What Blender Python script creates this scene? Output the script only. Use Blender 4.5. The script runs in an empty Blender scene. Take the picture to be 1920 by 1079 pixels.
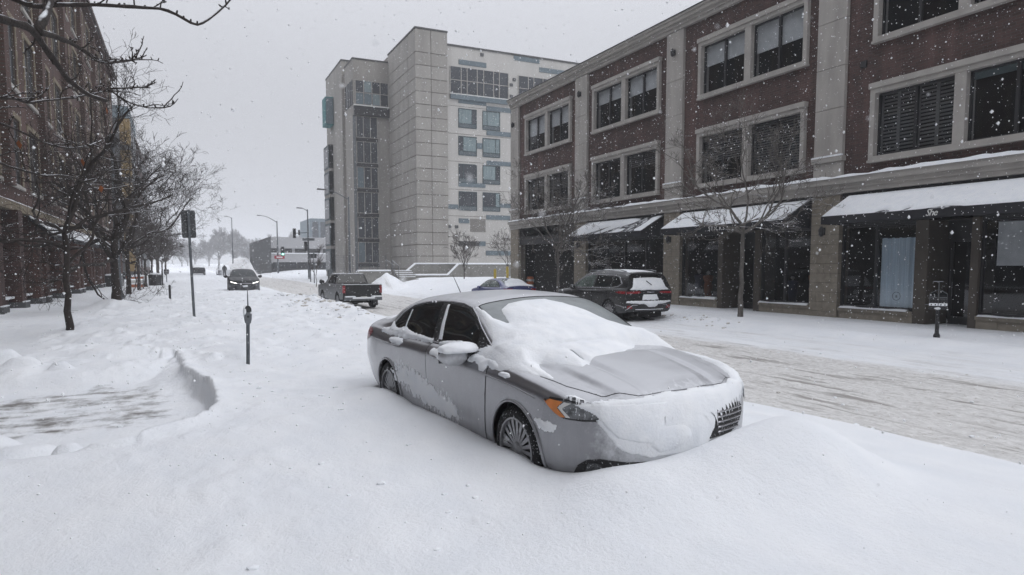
import bpy, bmesh, math, random
import numpy as np
from mathutils import Vector, Matrix
from mathutils.bvhtree import BVHTree
random.seed(7)
S = bpy.context.scene
COL = S.collection
R = math.radians

# ------------------------------------------------------------------ camera, world, sun, exposure
cam = bpy.data.objects.new("camera", bpy.data.cameras.new("camera"))
COL.objects.link(cam); S.camera = cam
cam.location = (0, 0, 1.756)
cam.rotation_euler = (R(90 - 4.556), 0, R(-25.59))
cam.data.lens = 24.0; cam.data.sensor_width = 36.0
cam.data.shift_y = 60.5 / 1920
cam.data.clip_end = 2500; cam.data.clip_start = 0.05
cam.data.dof.use_dof = True; cam.data.dof.focus_distance = 9.0; cam.data.dof.aperture_fstop = 5.6

W = bpy.data.worlds.new("World"); S.world = W; W.use_nodes = True
nt = W.node_tree; nt.nodes.clear()
wo = nt.nodes.new("ShaderNodeOutputWorld"); bg = nt.nodes.new("ShaderNodeBackground")
sky = nt.nodes.new("ShaderNodeTexSky"); sky.sky_type = 'NISHITA'; sky.sun_disc = False
SUN_EL, SUN_AZ = 48, 150
sky.sun_elevation = R(SUN_EL); sky.sun_rotation = R(SUN_AZ)
hs = nt.nodes.new("ShaderNodeHueSaturation"); hs.inputs['Saturation'].default_value = 0.15
# overcast: luminance of the cloud deck rises towards the zenith (CIE overcast sky)
tc = nt.nodes.new("ShaderNodeTexCoord"); sx = nt.nodes.new("ShaderNodeSeparateXYZ")
mr = nt.nodes.new("ShaderNodeMapRange"); mr.interpolation_type = 'SMOOTHSTEP'; mr.inputs['From Min'].default_value = 0.15; mr.inputs['From Max'].default_value = 1.0
mr.inputs['To Min'].default_value = 0.92; mr.inputs['To Max'].default_value = 2.3
cl = nt.nodes.new("ShaderNodeVectorMath"); cl.operation = 'SCALE'; cl.inputs[0].default_value = (6.1, 6.25, 6.75)
mx = nt.nodes.new("ShaderNodeMix"); mx.data_type = 'RGBA'; mx.inputs['Factor'].default_value = 0.93
nt.links.new(sky.outputs[0], hs.inputs['Color'])
nt.links.new(tc.outputs['Generated'], sx.inputs[0]); nt.links.new(sx.outputs['Z'], mr.inputs['Value'])
nt.links.new(mr.outputs[0], cl.inputs['Scale'])
nt.links.new(hs.outputs[0], mx.inputs['A']); nt.links.new(cl.outputs[0], mx.inputs['B'])
nt.links.new(mx.outputs['Result'], bg.inputs['Color']); bg.inputs['Strength'].default_value = 0.1
nt.links.new(bg.outputs[0], wo.inputs[0])

sl = bpy.data.lights.new("sun", 'SUN'); sl.energy = 0.5; sl.angle = R(40); sl.color = (1.0, 0.985, 0.96)
so = bpy.data.objects.new("sun", sl); COL.objects.link(so)
so.rotation_euler = (R(90 - SUN_EL), 0, R(180 - SUN_AZ))
so['label'] = 'weak veiled daylight from behind the camera'

S.view_settings.view_transform = 'Standard'; S.view_settings.look = 'None'
S.view_settings.exposure = 0.08; S.view_settings.gamma = 1.0; S.view_settings.use_curve_mapping = False
S.render.engine = 'CYCLES'
cy = S.cycles
cy.use_denoising = True; cy.max_bounces = 8; cy.volume_bounces = 3; cy.transparent_max_bounces = 12
cy.diffuse_bounces = 3; cy.glossy_bounces = 3; cy.caustics_reflective = False; cy.caustics_refractive = False

# ------------------------------------------------------------------ materials
def nodes(name):
    m = bpy.data.materials.new(name); m.use_nodes = True
    t = m.node_tree; t.nodes.clear()
    o = t.nodes.new("ShaderNodeOutputMaterial"); p = t.nodes.new("ShaderNodeBsdfPrincipled")
    t.links.new(p.outputs[0], o.inputs['Surface'])
    return m, t, p, o
def N(t, kind, **kw):
    n = t.nodes.new(kind)
    for k, v in kw.items():
        if hasattr(n, k): setattr(n, k, v)
        else: n.inputs[k.replace('_', ' ')].default_value = v
    return n
def mixc(t, fac, a, b):
    m = t.nodes.new("ShaderNodeMix"); m.data_type = 'RGBA'
    for s, v in ((m.inputs['Factor'], fac), (m.inputs['A'], a), (m.inputs['B'], b)):
        if hasattr(v, 'links'): t.links.new(v, s)
        else: s.default_value = v if isinstance(v, (int, float)) else (*v, 1)[:4]
    return m.outputs['Result']
def rng(t, v, a, b, c=0., d=1., smooth=False):
    m = t.nodes.new("ShaderNodeMapRange"); t.links.new(v, m.inputs['Value'])
    if smooth: m.interpolation_type = 'SMOOTHSTEP'
    for k, x in zip(('From Min', 'From Max', 'To Min', 'To Max'), (a, b, c, d)): m.inputs[k].default_value = x
    return m.outputs[0]
def math_(t, op, a, b=0.):
    m = t.nodes.new("ShaderNodeMath"); m.operation = op
    for i, v in enumerate((a, b)):
        if hasattr(v, 'links'): t.links.new(v, m.inputs[i])
        else: m.inputs[i].default_value = v
    return m.outputs[0]
def noise(t, scale, detail=4, mapscale=None, coord='Object', rough=.55):
    c = t.nodes.new("ShaderNodeTexCoord")
    n = t.nodes.new("ShaderNodeTexNoise"); n.inputs['Scale'].default_value = scale
    n.inputs['Detail'].default_value = detail; n.inputs['Roughness'].default_value = rough
    if mapscale:
        mp = t.nodes.new("ShaderNodeMapping"); mp.inputs['Scale'].default_value = mapscale
        t.links.new(c.outputs[coord], mp.inputs[0]); t.links.new(mp.outputs[0], n.inputs['Vector'])
    else: t.links.new(c.outputs[coord], n.inputs['Vector'])
    return n.outputs['Fac']
SNOWC = (0.84, 0.86, 0.89)
def mat(name, col, rough=.7, metal=0., var=.12, vscale=3., bump=0., bscale=40., snow=None, coat=0., spec=.5, mapscale=None, speck=0.):
    m, t, p, o = nodes(name)
    c = (*col, 1)
    n = noise(t, vscale, 5, mapscale)
    dark = tuple(x * (1 - var) for x in col); lite = tuple(min(1, x * (1 + var)) for x in col)
    out = mixc(t, rng(t, n, .3, .7), dark, lite)
    p.inputs['Roughness'].default_value = rough; p.inputs['Metallic'].default_value = metal
    p.inputs['Specular IOR Level'].default_value = spec
    if coat: p.inputs['Coat Weight'].default_value = coat; p.inputs['Coat Roughness'].default_value = .06
    fac = None
    if snow:
        g = t.nodes.new("ShaderNodeNewGeometry"); s_ = t.nodes.new("ShaderNodeSeparateXYZ")
        t.links.new(g.outputs['Normal'], s_.inputs[0])
        n2 = noise(t, snow[1], 3)
        v = math_(t, 'ADD', s_.outputs['Z'], math_(t, 'MULTIPLY', math_(t, 'SUBTRACT', n2, .5), snow[2]))
        fac = rng(t, v, snow[0] - .12, snow[0] + .12, smooth=True)
    if speck:
        n3 = noise(t, 55, 2)
        f3 = math_(t, 'MULTIPLY', rng(t, n3, .62, .70), speck)
        fac = f3 if fac is None else math_(t, 'MAXIMUM', fac, f3)
    if fac is not None:
        out = mixc(t, fac, out, SNOWC)
        t.links.new(rng(t, fac, 0, 1, rough, .85), p.inputs['Roughness'])
        if metal: t.links.new(rng(t, fac, 0, 1, metal, 0), p.inputs['Metallic'])
        if coat: t.links.new(rng(t, fac, 0, 1, coat, 0), p.inputs['Coat Weight'])
    t.links.new(out, p.inputs['Base Color'])
    if bump:
        b = t.nodes.new("ShaderNodeBump"); b.inputs['Strength'].default_value = bump; b.inputs['Distance'].default_value = .02
        t.links.new(noise(t, bscale, 4), b.inputs['Height']); t.links.new(b.outputs[0], p.inputs['Normal'])
    return m
def glass(name, tint=.35, refl=.06, col=(.02, .025, .03)):
    m, t, p, o = nodes(name)
    tr = N(t, "ShaderNodeBsdfTransparent"); tr.inputs[0].default_value = (tint, tint * 1.02, tint * 1.04, 1)
    gl = N(t, "ShaderNodeBsdfGlossy"); gl.inputs['Roughness'].default_value = .03; gl.inputs[0].default_value = (.9, .9, .92, 1)
    fr = N(t, "ShaderNodeFresnel"); fr.inputs[0].default_value = 1.45
    ms = t.nodes.new("ShaderNodeMixShader")
    gb = t.nodes.new('ShaderNodeNewGeometry'); t.links.new(math_(t, 'MULTIPLY', math_(t, 'ADD', fr.outputs[0], refl - .04), math_(t, 'SUBTRACT', 1.0, gb.outputs['Backfacing'])), ms.inputs[0]); t.links.new(tr.outputs[0], ms.inputs[1]); t.links.new(gl.outputs[0], ms.inputs[2])
    t.links.new(ms.outputs[0], o.inputs[0]); return m
def emit(name, col, st):
    m, t, p, o = nodes(name)
    p.inputs['Base Color'].default_value = (*col, 1); p.inputs['Emission Color'].default_value = (*col, 1); p.inputs['Emission Strength'].default_value = st
    return m
M = {}
def brick_mat(name, c1, c2, mortar, axis, bw=.21, bh=.075, snow=None):
    m, t, p, o = nodes(name)
    tc_ = t.nodes.new("ShaderNodeTexCoord"); sp = t.nodes.new("ShaderNodeSeparateXYZ"); cb = t.nodes.new("ShaderNodeCombineXYZ")
    t.links.new(tc_.outputs['Object'], sp.inputs[0])
    t.links.new(sp.outputs['Y' if axis == 'X' else 'X'], cb.inputs[0]); t.links.new(sp.outputs['Z'], cb.inputs[1])
    b = t.nodes.new("ShaderNodeTexBrick"); t.links.new(cb.outputs[0], b.inputs['Vector'])
    b.inputs['Scale'].default_value = 1; b.inputs['Brick Width'].default_value = bw; b.inputs['Row Height'].default_value = bh
    b.inputs['Mortar Size'].default_value = .007; b.inputs['Mortar Smooth'].default_value = .2; b.inputs['Bias'].default_value = -.1
    b.inputs['Color1'].default_value = (*c1, 1); b.inputs['Color2'].default_value = (*c2, 1); b.inputs['Mortar'].default_value = (*mortar, 1)
    n = noise(t, .7, 5); n2 = noise(t, 26, 2)
    c = mixc(t, rng(t, n, .35, .7, 0, .35), b.outputs['Color'], tuple(x * .55 for x in c1))
    c = mixc(t, rng(t, noise(t, 1.1, 5, (1, 1.6, .18)), .5, .72, 0, .5), c, tuple(min(1, x * 1.55 + .01) for x in c2))
    c = mixc(t, rng(t, n2, .66, .74, 0, .35), c, SNOWC)
    t.links.new(c, p.inputs['Base Color']); p.inputs['Roughness'].default_value = .9
    bp = t.nodes.new("ShaderNodeBump"); bp.inputs['Strength'].default_value = .8; bp.inputs['Distance'].default_value = .01; bp.invert = True
    t.links.new(b.outputs['Fac'], bp.inputs['Height']); t.links.new(bp.outputs[0], p.inputs['Normal'])
    return m
M['brick'] = brick_mat('red_brown_brick', (.060, .035, .031), (.100, .054, .047), (.085, .075, .07), 'X')
M['brick_dark'] = brick_mat('dark_brick', (.055, .03, .026), (.085, .042, .035), (.05, .04, .04), 'X')
M['brick_red'] = brick_mat('dark_red_brick', (.065, .032, .025), (.095, .043, .033), (.08, .06, .05), 'X')
M['stone'] = mat('cast_stone', (.37, .35, .325), .85, var=.17, vscale=2.2, bump=.3, bscale=60, mapscale=(1, 1, .22))
M['trim'] = mat('painted_trim', (.37, .35, .325), .8, var=.13, vscale=2, bump=.15)
M['block'] = mat('tan_concrete_block', (.26, .23, .185), .92, var=.18, vscale=5, bump=.6, bscale=70)
M['mortar'] = mat('mortar_joint', (.13, .115, .095), .95)
M['brown'] = mat('brown_frame_paint', (.075, .062, .05), .7, var=.15)
M['black_frame'] = mat('dark_window_frame', (.022, .022, .024), .4)
M['interior'] = mat('dark_interior', (.012, .011, .010), .9)
M['blind'] = mat('window_blind', (.62, .61, .59), .9)
M['curtain'] = mat('pale_blue_curtain', (.62, .72, .78), .9, var=.1, mapscale=(1, 8, .3))
M['glass'] = glass('window_glass', .88, .05)
M['glass_dark'] = glass('dark_glass', .25, .07)
M['awning'] = mat('black_awning_fabric', (.012, .012, .016), .8, var=.3, snow=(.93, 4, .6))
M['darkbox'] = mat('garage_dark', (.02, .019, .018), .9)
M['white'] = mat('white_lettering', (.7, .7, .68), .7)
M['metal_grey'] = mat('galvanised_metal', (.16, .17, .18), .5, .6, snow=(.9, 6, .3))
M['pole'] = mat('grey_painted_pole', (.10, .11, .12), .6, .3, speck=.5)
M['black'] = mat('black_metal', (.015, .015, .017), .45, speck=.35)
M['sign_back'] = mat('aluminium_sign_back', (.06, .062, .065), .6, .5, speck=.9)
M['bark'] = mat('dark_bark', (.032, .025, .022), .95, var=.35, vscale=12, bump=.6, bscale=40, snow=(.88, 5, .55))
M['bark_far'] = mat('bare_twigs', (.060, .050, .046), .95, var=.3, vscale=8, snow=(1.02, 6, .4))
M['bark_hazed'] = mat('haze_paled_twigs', (.23, .22, .22), .95, var=.2, vscale=2, snow=(.6, .5, .8))  # far haze fade painted into the pale base colour, plus snow on upward faces
M['bark_near'] = mat('near_bark', (.032, .025, .022), .9, var=.4, vscale=30, bump=.8, bscale=90, snow=(.80, 9, .9))
M['bark_pale'] = mat('pale_grey_bark', (.12, .11, .10), .95, var=.3, vscale=10, bump=.5, snow=(.85, 5, .6))
M['stucco'] = mat('pale_stucco', (.47, .455, .43), .9, var=.09, vscale=.8, bump=.1, mapscale=(1, 1, .15))
M['panel'] = mat('tan_wall_panel', (.315, .30, .278), .85, var=.14, vscale=.9, bump=.2, mapscale=(1, 1, .2))
M['panel2'] = mat('tan_wall_panel_darker', (.29, .275, .254), .85, var=.14, vscale=.9, bump=.2, mapscale=(1, 1, .2))
M['joint'] = mat('dark_panel_joint', (.15, .135, .12), .9)
M['stripe'] = mat('slate_blue_panel', (.13, .165, .185), .8, var=.12)
M['coping'] = mat('dark_roof_coping', (.06, .06, .06), .6, snow=(.8, 1, .8))
M['curtainwall'] = mat('dark_curtain_wall', (.045, .05, .058), .25, .0, var=.35, vscale=.5)
M['teal'] = mat('teal_sign', (.03, .16, .17), .6)
M['teal_frame'] = mat('teal_window_frame', (.035, .06, .07), .5)
M['concrete'] = mat('weathered_concrete', (.21, .205, .19), .95, var=.2, vscale=1.2, bump=.3)
M['yellow'] = mat('yellow_bollard_paint', (.48, .36, .06), .7)
M['orange'] = mat('orange_plastic', (.45, .12, .03), .7, speck=.7)
M['ochre'] = mat('ochre_panel', (.22, .15, .06), .9)
M['greycladding'] = mat('grey_cladding', (.085, .088, .092), .8)
M['lightclad'] = mat('pale_metal_cladding', (.40, .40, .41), .6, var=.05)
M['tyre'] = mat('tyre_rubber', (.014, .014, .015), .85, speck=.9)
M['rim'] = mat('alloy_rim', (.32, .32, .33), .35, .8, speck=.5)
M['well'] = mat('wheel_well', (.008, .008, .008), .95)
M['chrome'] = mat('chrome_trim', (.5, .5, .52), .25, .9)
M['carglass'] = mat('tinted_car_glass', (.010, .013, .014), .04, var=0, spec=.6)
M['carglass_green'] = mat('pale_green_car_glass', (.09, .115, .105), .06, var=.5, vscale=3, spec=.6, speck=.5)
M['windshield'] = mat('frosted_windshield', (.20, .22, .225), .3, var=.15, vscale=9, bump=.1, bscale=80)
M['red'] = mat('red_tail_lamp', (.25, .015, .02), .25, var=.2, speck=.5)
M['amber'] = mat('amber_lens', (.62, .19, .03), .3, var=.15, vscale=20, spec=.6)
M['clear_lens'] = mat('clear_headlight_lens', (.13, .135, .14), .12, .5, var=.75, vscale=24, speck=.6)
M['led'] = emit('lit_headlamp', (1, .98, .93), 2.2)
M['green_light'] = emit('green_signal', (.25, 1, .75), 5.0)
M['plastic'] = mat('black_plastic', (.02, .02, .021), .6, speck=.6)
M['leaf'] = mat('dead_orange_leaf', (.22, .075, .03), .9)
M['dark_cloth'] = mat('dark_winter_coat', (.05, .05, .055), .9)
M['navy'] = mat('navy_cloth', (.03, .035, .06), .9)

def car_paint(name, col, metal, rough, dust=.0, coat=.6, frost_top=0., salt=0., nose=0., base=0., spat=0.):
    m, t, p, o = nodes(name)
    n = noise(t, 7, 5, (1, 1, 1)); nf = noise(t, 3.2, 4, (1.2, .5, 1)); ns = noise(t, 90, 2)
    out = mixc(t, rng(t, n, .3, .7), tuple(x * .93 for x in col), tuple(x * 1.05 for x in col))
    tc_ = t.nodes.new("ShaderNodeTexCoord"); g = t.nodes.new("ShaderNodeSeparateXYZ"); t.links.new(tc_.outputs['Normal'], g.inputs[0])
    top = rng(t, math_(t, 'ADD', g.outputs['Z'], math_(t, 'MULTIPLY', math_(t, 'SUBTRACT', nf, .5), .5)), .62, 1.0, 0, frost_top, True)
    sp = math_(t, 'MULTIPLY', rng(t, ns, .6, .72), dust)
    fac = math_(t, 'MAXIMUM', top, sp)
    if salt:
        pz = t.nodes.new("ShaderNodeSeparateXYZ"); t.links.new(tc_.outputs['Object'], pz.inputs[0])
        low = math_(t, 'MULTIPLY', rng(t, math_(t, 'ADD', pz.outputs['Z'], math_(t, 'MULTIPLY', math_(t, 'SUBTRACT', noise(t, 5, 5, (2.2, 2.2, .35), rough=.65), .3), .55)), .80, .35, 0, 1, True), salt)
        fac = math_(t, 'MAXIMUM', fac, low)
        if spat:
            ln = math_(t, 'SUBTRACT', pz.outputs['Z'], math_(t, 'SUBTRACT', .66, math_(t, 'MULTIPLY', pz.outputs['X'], .15)))
            band = rng(t, math_(t, 'ABSOLUTE', ln), .06, .26, 1, 0, True); bx_ = math_(t, 'MULTIPLY', rng(t, pz.outputs['X'], .15, .5, 0, 1, True), rng(t, pz.outputs['X'], 1.5, 2.2, 1, 0, True))
            k_ = math_(t, 'ADD', noise(t, 30, 5, (1, 1, .5), rough=.7), math_(t, 'MULTIPLY', math_(t, 'MULTIPLY', band, bx_), .26))
            fac = math_(t, 'MAXIMUM', fac, rng(t, k_, .66, .80, 0, spat, True))
        if nose:
            n5 = noise(t, 14, 6, rough=.7)
            fr_ = rng(t, math_(t, 'ADD', pz.outputs['X'], math_(t, 'MULTIPLY', math_(t, 'SUBTRACT', n5, .5), .5)), 3.52, 3.78, 0, nose, True)
            fac = math_(t, 'MAXIMUM', fac, fr_)
    if base: fac = math_(t, 'MAXIMUM', fac, rng(t, noise(t, 20, 5), .3, .7, base - .2, base + .2))
    out = mixc(t, fac, out, SNOWC)
    t.links.new(out, p.inputs['Base Color'])
    t.links.new(rng(t, fac, 0, 1, metal, 0), p.inputs['Metallic']); t.links.new(rng(t, fac, 0, 1, rough, .8), p.inputs['Roughness'])
    t.links.new(rng(t, fac, 0, .7, coat, 0), p.inputs['Coat Weight']); p.inputs['Coat Roughness'].default_value = .08
    return m
M['silver'] = car_paint('silver_car_paint', (.25, .25, .265), .68, .30, dust=.10, coat=1.0, frost_top=.48, salt=.13, nose=.62, spat=.8)
M['silver_frost'] = car_paint('rimed_silver_paint', (.35, .35, .36), .4, .4, dust=.3, coat=.3, frost_top=.9, salt=.0, base=.42)
M['blackpaint'] = car_paint('black_car_paint', (.004, .004, .005), .0, .30, dust=.35, coat=.0, frost_top=.22, salt=.03)
M['greypaint'] = car_paint('dark_grey_car_paint', (.010, .011, .012), .0, .55, dust=.3, coat=.0, frost_top=.06, salt=.12)
M['bluepaint'] = car_paint('blue_car_paint', (.04, .05, .17), .3, .35, dust=.5, coat=.5, frost_top=.35, salt=.2)

# snow
def snow_mat():
    m, t, p, o = nodes('snow')
    n1 = noise(t, 28, 6, (1, 1, 1), rough=.65); n2 = noise(t, 3.5, 5, (1, .45, 1)); n3 = noise(t, 160, 2)
    p.inputs['Base Color'].default_value = (*SNOWC, 1); p.inputs['Roughness'].default_value = .75
    p.inputs['Specular IOR Level'].default_value = .25
    c = mixc(t, rng(t, n2, .3, .7), (.80, .825, .86), (.87, .885, .905))
    t.links.new(c, p.inputs['Base Color'])
    h = math_(t, 'ADD', math_(t, 'MULTIPLY', n1, .6), math_(t, 'ADD', math_(t, 'MULTIPLY', n2, 1.5), math_(t, 'MULTIPLY', n3, .12)))
    b = t.nodes.new("ShaderNodeBump"); b.inputs['Strength'].default_value = .5; b.inputs['Distance'].default_value = .03
    t.links.new(h, b.inputs['Height']); t.links.new(b.outputs[0], p.inputs['Normal'])
    return m
M['snow'] = snow_mat()
M['flake'] = mat('snowflake', (.93, .94, .96), .9, var=0, spec=.1)
def snow_plain():
    m, t, p, o = nodes('fresh_snow')
    n1 = noise(t, 60, 4); n2 = noise(t, 6, 4)
    c = mixc(t, rng(t, n2, .3, .7), (.80, .825, .86), (.88, .895, .91)); t.links.new(c, p.inputs['Base Color'])
    p.inputs['Roughness'].default_value = .75; p.inputs['Specular IOR Level'].default_value = .2
    b = t.nodes.new("ShaderNodeBump"); b.inputs['Strength'].default_value = .35; b.inputs['Distance'].default_value = .012
    t.links.new(math_(t, 'ADD', n1, math_(t, 'MULTIPLY', n2, 2.)), b.inputs['Height']); t.links.new(b.outputs[0], p.inputs['Normal'])
    return m
M['snow2'] = snow_plain()
def ground_mat():
    m, t, p, o = nodes('drifted_street_snow')
    at = t.nodes.new("ShaderNodeAttribute"); at.attribute_name = 'slush'
    ab = t.nodes.new("ShaderNodeAttribute"); ab.attribute_name = 'bare'
    crust = noise(t, 7.5, 7, (1, .7, 1), rough=.7); fine = noise(t, 34, 6, rough=.7); mid = noise(t, 2.2, 5, (1, .6, 1)); spark = noise(t, 150, 2)
    streak = noise(t, 1.0, 6, (9, .55, 1), rough=.6); clod = noise(t, 11, 6, (1.3, .6, 1), rough=.7)
    streak2 = noise(t, 1.0, 6, (3.0, .45, 1), rough=.62)
    snow = mixc(t, rng(t, mid, .3, .7), (.80, .825, .86), (.87, .885, .905))
    slc = mixc(t, rng(t, clod, .35, .65), (.55, .54, .525), (.79, .785, .775))
    dk = rng(t, math_(t, 'ADD', math_(t, 'MULTIPLY', streak, .55), math_(t, 'MULTIPLY', streak2, .45)), .54, .61, 0, .9)
    slc = mixc(t, dk, slc, (.31, .295, .28))
    slc = mixc(t, rng(t, math_(t, 'ADD', at.outputs['Fac'], math_(t, 'MULTIPLY', math_(t, 'SUBTRACT', clod, .5), 1.2)), 1.15, 1.45, 0, .75), slc, (.24, .225, .21))
    pits = rng(t, noise(t, 17, 5, (1.4, .7, 1), rough=.75), .57, .65, 0, .85)
    slc = mixc(t, pits, slc, (.33, .30, .27))
    f = rng(t, math_(t, 'ADD', at.outputs['Fac'], math_(t, 'MULTIPLY', math_(t, 'SUBTRACT', streak2, .5), .9)), .25, .85, 0, 1, True)
    c = mixc(t, f, snow, slc)
    # wind-scoured patches where the wet pavement shows through
    sc = noise(t, 1.0, 9, (2.6, 1.5, 1), rough=.72)
    fb = rng(t, math_(t, 'ADD', ab.outputs['Fac'], math_(t, 'ADD', math_(t, 'MULTIPLY', math_(t, 'SUBTRACT', sc, .5), 1.5), math_(t, 'MULTIPLY', math_(t, 'SUBTRACT', noise(t, 2.4, 6, (1, 2.0, 1)), .5), 1.3))), .62, 1.20, 0, .95, True)
    pav = mixc(t, clod, (.11, .10, .092), (.25, .235, .22))
    c = mixc(t, fb, c, pav)
    t.links.new(c, p.inputs['Base Color'])
    p.inputs['Roughness'].default_value = .75; p.inputs['Specular IOR Level'].default_value = .25
    h = math_(t, 'ADD', math_(t, 'MULTIPLY', fine, .55), math_(t, 'ADD', math_(t, 'MULTIPLY', mid, .5), math_(t, 'MULTIPLY', crust, .9)))
    h = math_(t, 'ADD', h, math_(t, 'MULTIPLY', spark, .10))
    h = math_(t, 'ADD', h, math_(t, 'MULTIPLY', math_(t, 'MULTIPLY', math_(t, 'ADD', clod, streak), f), 1.3))
    b = t.nodes.new("ShaderNodeBump"); b.inputs['Strength'].default_value = .55; b.inputs['Distance'].default_value = .035
    t.links.new(h, b.inputs['Height']); t.links.new(b.outputs[0], p.inputs['Normal'])
    return m
M['ground'] = ground_mat()

# ------------------------------------------------------------------ helpers
ORG = {}
def tag(o, label=None, cat=None, group=None, kind=None):
    if label: o['label'] = label
    if cat: o['category'] = cat
    if group: o['group'] = group
    if kind: o['kind'] = kind
    return o
def thing(name, label, cat, loc=(0, 0, 0), rz=0, group=None, world=False):
    """an Empty at the base; world=True: its parts are given in world coordinates"""
    o = bpy.data.objects.new(name, None); COL.objects.link(o)
    o.location = loc; o.rotation_euler = (0, 0, rz); o.empty_display_size = .2
    ORG[o] = Vector(loc) if world else Vector((0, 0, 0))
    return tag(o, label, cat, group)
def link(name, mesh, parent=None, loc=None):
    o = bpy.data.objects.new(name, mesh); COL.objects.link(o)
    if parent: o.parent = parent; ORG[o] = ORG.get(parent, Vector((0, 0, 0)))
    if loc is not None: o.location = Vector(loc) - (ORG.get(parent, Vector((0, 0, 0))) if parent else Vector((0, 0, 0)))
    return o
def copy_tree(o, parent=None):
    c = o.copy(); COL.objects.link(c)
    if parent: c.parent = parent
    for ch in list(o.children): copy_tree(ch, c)
    return c
class MB:
    def __init__(s): s.v = []; s.f = []
    def add(s, v, f):
        k = len(s.v); s.v += [tuple(map(float, p)) for p in v]; s.f += [tuple(int(i) + k for i in q) for q in f]; return s
    def box(s, x0, x1, y0, y1, z0, z1):
        x0, x1 = min(x0, x1), max(x0, x1); y0, y1 = min(y0, y1), max(y0, y1); z0, z1 = min(z0, z1), max(z0, z1)
        return s.add([(x0, y0, z0), (x1, y0, z0), (x1, y1, z0), (x0, y1, z0), (x0, y0, z1), (x1, y0, z1), (x1, y1, z1), (x0, y1, z1)],
                     [(0, 3, 2, 1), (4, 5, 6, 7), (0, 1, 5, 4), (1, 2, 6, 5), (2, 3, 7, 6), (3, 0, 4, 7)])
    def prism(s, poly, axis, a, b):
        n = len(poly)
        def P(u, w, t): return (t, u, w) if axis == 'X' else (u, t, w) if axis == 'Y' else (u, w, t)
        v = [P(u, w, a) for u, w in poly] + [P(u, w, b) for u, w in poly]
        f = [tuple(range(n))[::-1], tuple(range(n, 2 * n))] + [(i, (i + 1) % n, n + (i + 1) % n, n + i) for i in range(n)]
        return s.add(v, f)
    def tube(s, pts, r, n=6, caps=True):
        pts = [Vector(p) for p in pts]; rr = r if isinstance(r, (list, tuple)) else [r] * len(pts)
        k = len(s.v); up = Vector((0, 0, 1)); prev = None
        for i, p in enumerate(pts):
            d = (pts[min(i + 1, len(pts) - 1)] - pts[max(i - 1, 0)]).normalized()
            if prev is None:
                a = d.cross(up) if abs(d.z) < .95 else d.cross(Vector((1, 0, 0)))
            else: a = prev - d * prev.dot(d)
            a.normalize(); prev = a; b = d.cross(a)
            for j in range(n):
                t = 2 * math.pi * j / n; q = p + (a * math.cos(t) + b * math.sin(t)) * rr[i]; s.v.append(tuple(q))
        for i in range(len(pts) - 1):
            for j in range(n):
                s.f.append((k + i * n + j, k + i * n + (j + 1) % n, k + (i + 1) * n + (j + 1) % n, k + (i + 1) * n + j))
        if caps:
            s.f.append(tuple(k + j for j in range(n))[::-1]); s.f.append(tuple(k + (len(pts) - 1) * n + j for j in range(n)))
        return s
    def lathe(s, prof, c=(0, 0, 0), axis='Z', n=24, caps=True):
        k = len(s.v); c = Vector(c)
        for r, h in prof:
            for j in range(n):
                t = 2 * math.pi * j / n; a, b = r * math.cos(t), r * math.sin(t)
                s.v.append(tuple(c + Vector((a, b, h) if axis == 'Z' else (a, h, b) if axis == 'Y' else (h, a, b))))
        for i in range(len(prof) - 1):
            for j in range(n): s.f.append((k + i * n + j, k + i * n + (j + 1) % n, k + (i + 1) * n + (j + 1) % n, k + (i + 1) * n + j))
        if caps:
            s.f.append(tuple(k + j for j in range(n))[::-1]); s.f.append(tuple(k + (len(prof) - 1) * n + j for j in range(n)))
        return s
    def blob(s, c, r, seed=0, sub=1):
        bm = bmesh.new(); bmesh.ops.create_icosphere(bm, subdivisions=sub, radius=1)
        rd = random.Random(seed); rx = r if isinstance(r, (tuple, list)) else (r, r, r)
        v = [(c[0] + p.co.x * rx[0] * rd.uniform(.75, 1.2), c[1] + p.co.y * rx[1] * rd.uniform(.75, 1.2), c[2] + p.co.z * rx[2] * rd.uniform(.75, 1.2)) for p in bm.verts]
        f = [tuple(q.index for q in fc.verts) for fc in bm.faces]; bm.free(); return s.add(v, f)
    def mesh(s, name, mt, smooth=False, off=(0, 0, 0)):
        me = bpy.data.meshes.new(name)
        v = s.v if not any(off) else [(a - off[0], b - off[1], c - off[2]) for a, b, c in s.v]
        me.from_pydata(v, [], s.f); me.materials.append(mt)
        if smooth: me.polygons.foreach_set('use_smooth', [True] * len(me.polygons))
        me.update(); return me
    def build(s, name, mt, parent=None, smooth=False, bevel=0, local=False, fixn=True, sharp=None):
        off = (0, 0, 0) if (local or parent is None) else tuple(ORG.get(parent, (0, 0, 0)))
        me = s.mesh(name, mt, smooth, off)
        if fixn:
            bm = bmesh.new(); bm.from_mesh(me); bmesh.ops.recalc_face_normals(bm, faces=bm.faces)
            if bevel: bmesh.ops.bevel(bm, geom=bm.edges[:], offset=bevel, segments=1, affect='EDGES', clamp_overlap=True)
            bm.to_mesh(me); bm.free()
            if smooth: me.polygons.foreach_set('use_smooth', [True] * len(me.polygons))
        if sharp: me.set_sharp_from_angle(angle=R(sharp))
        return link(name, me, parent)
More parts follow.
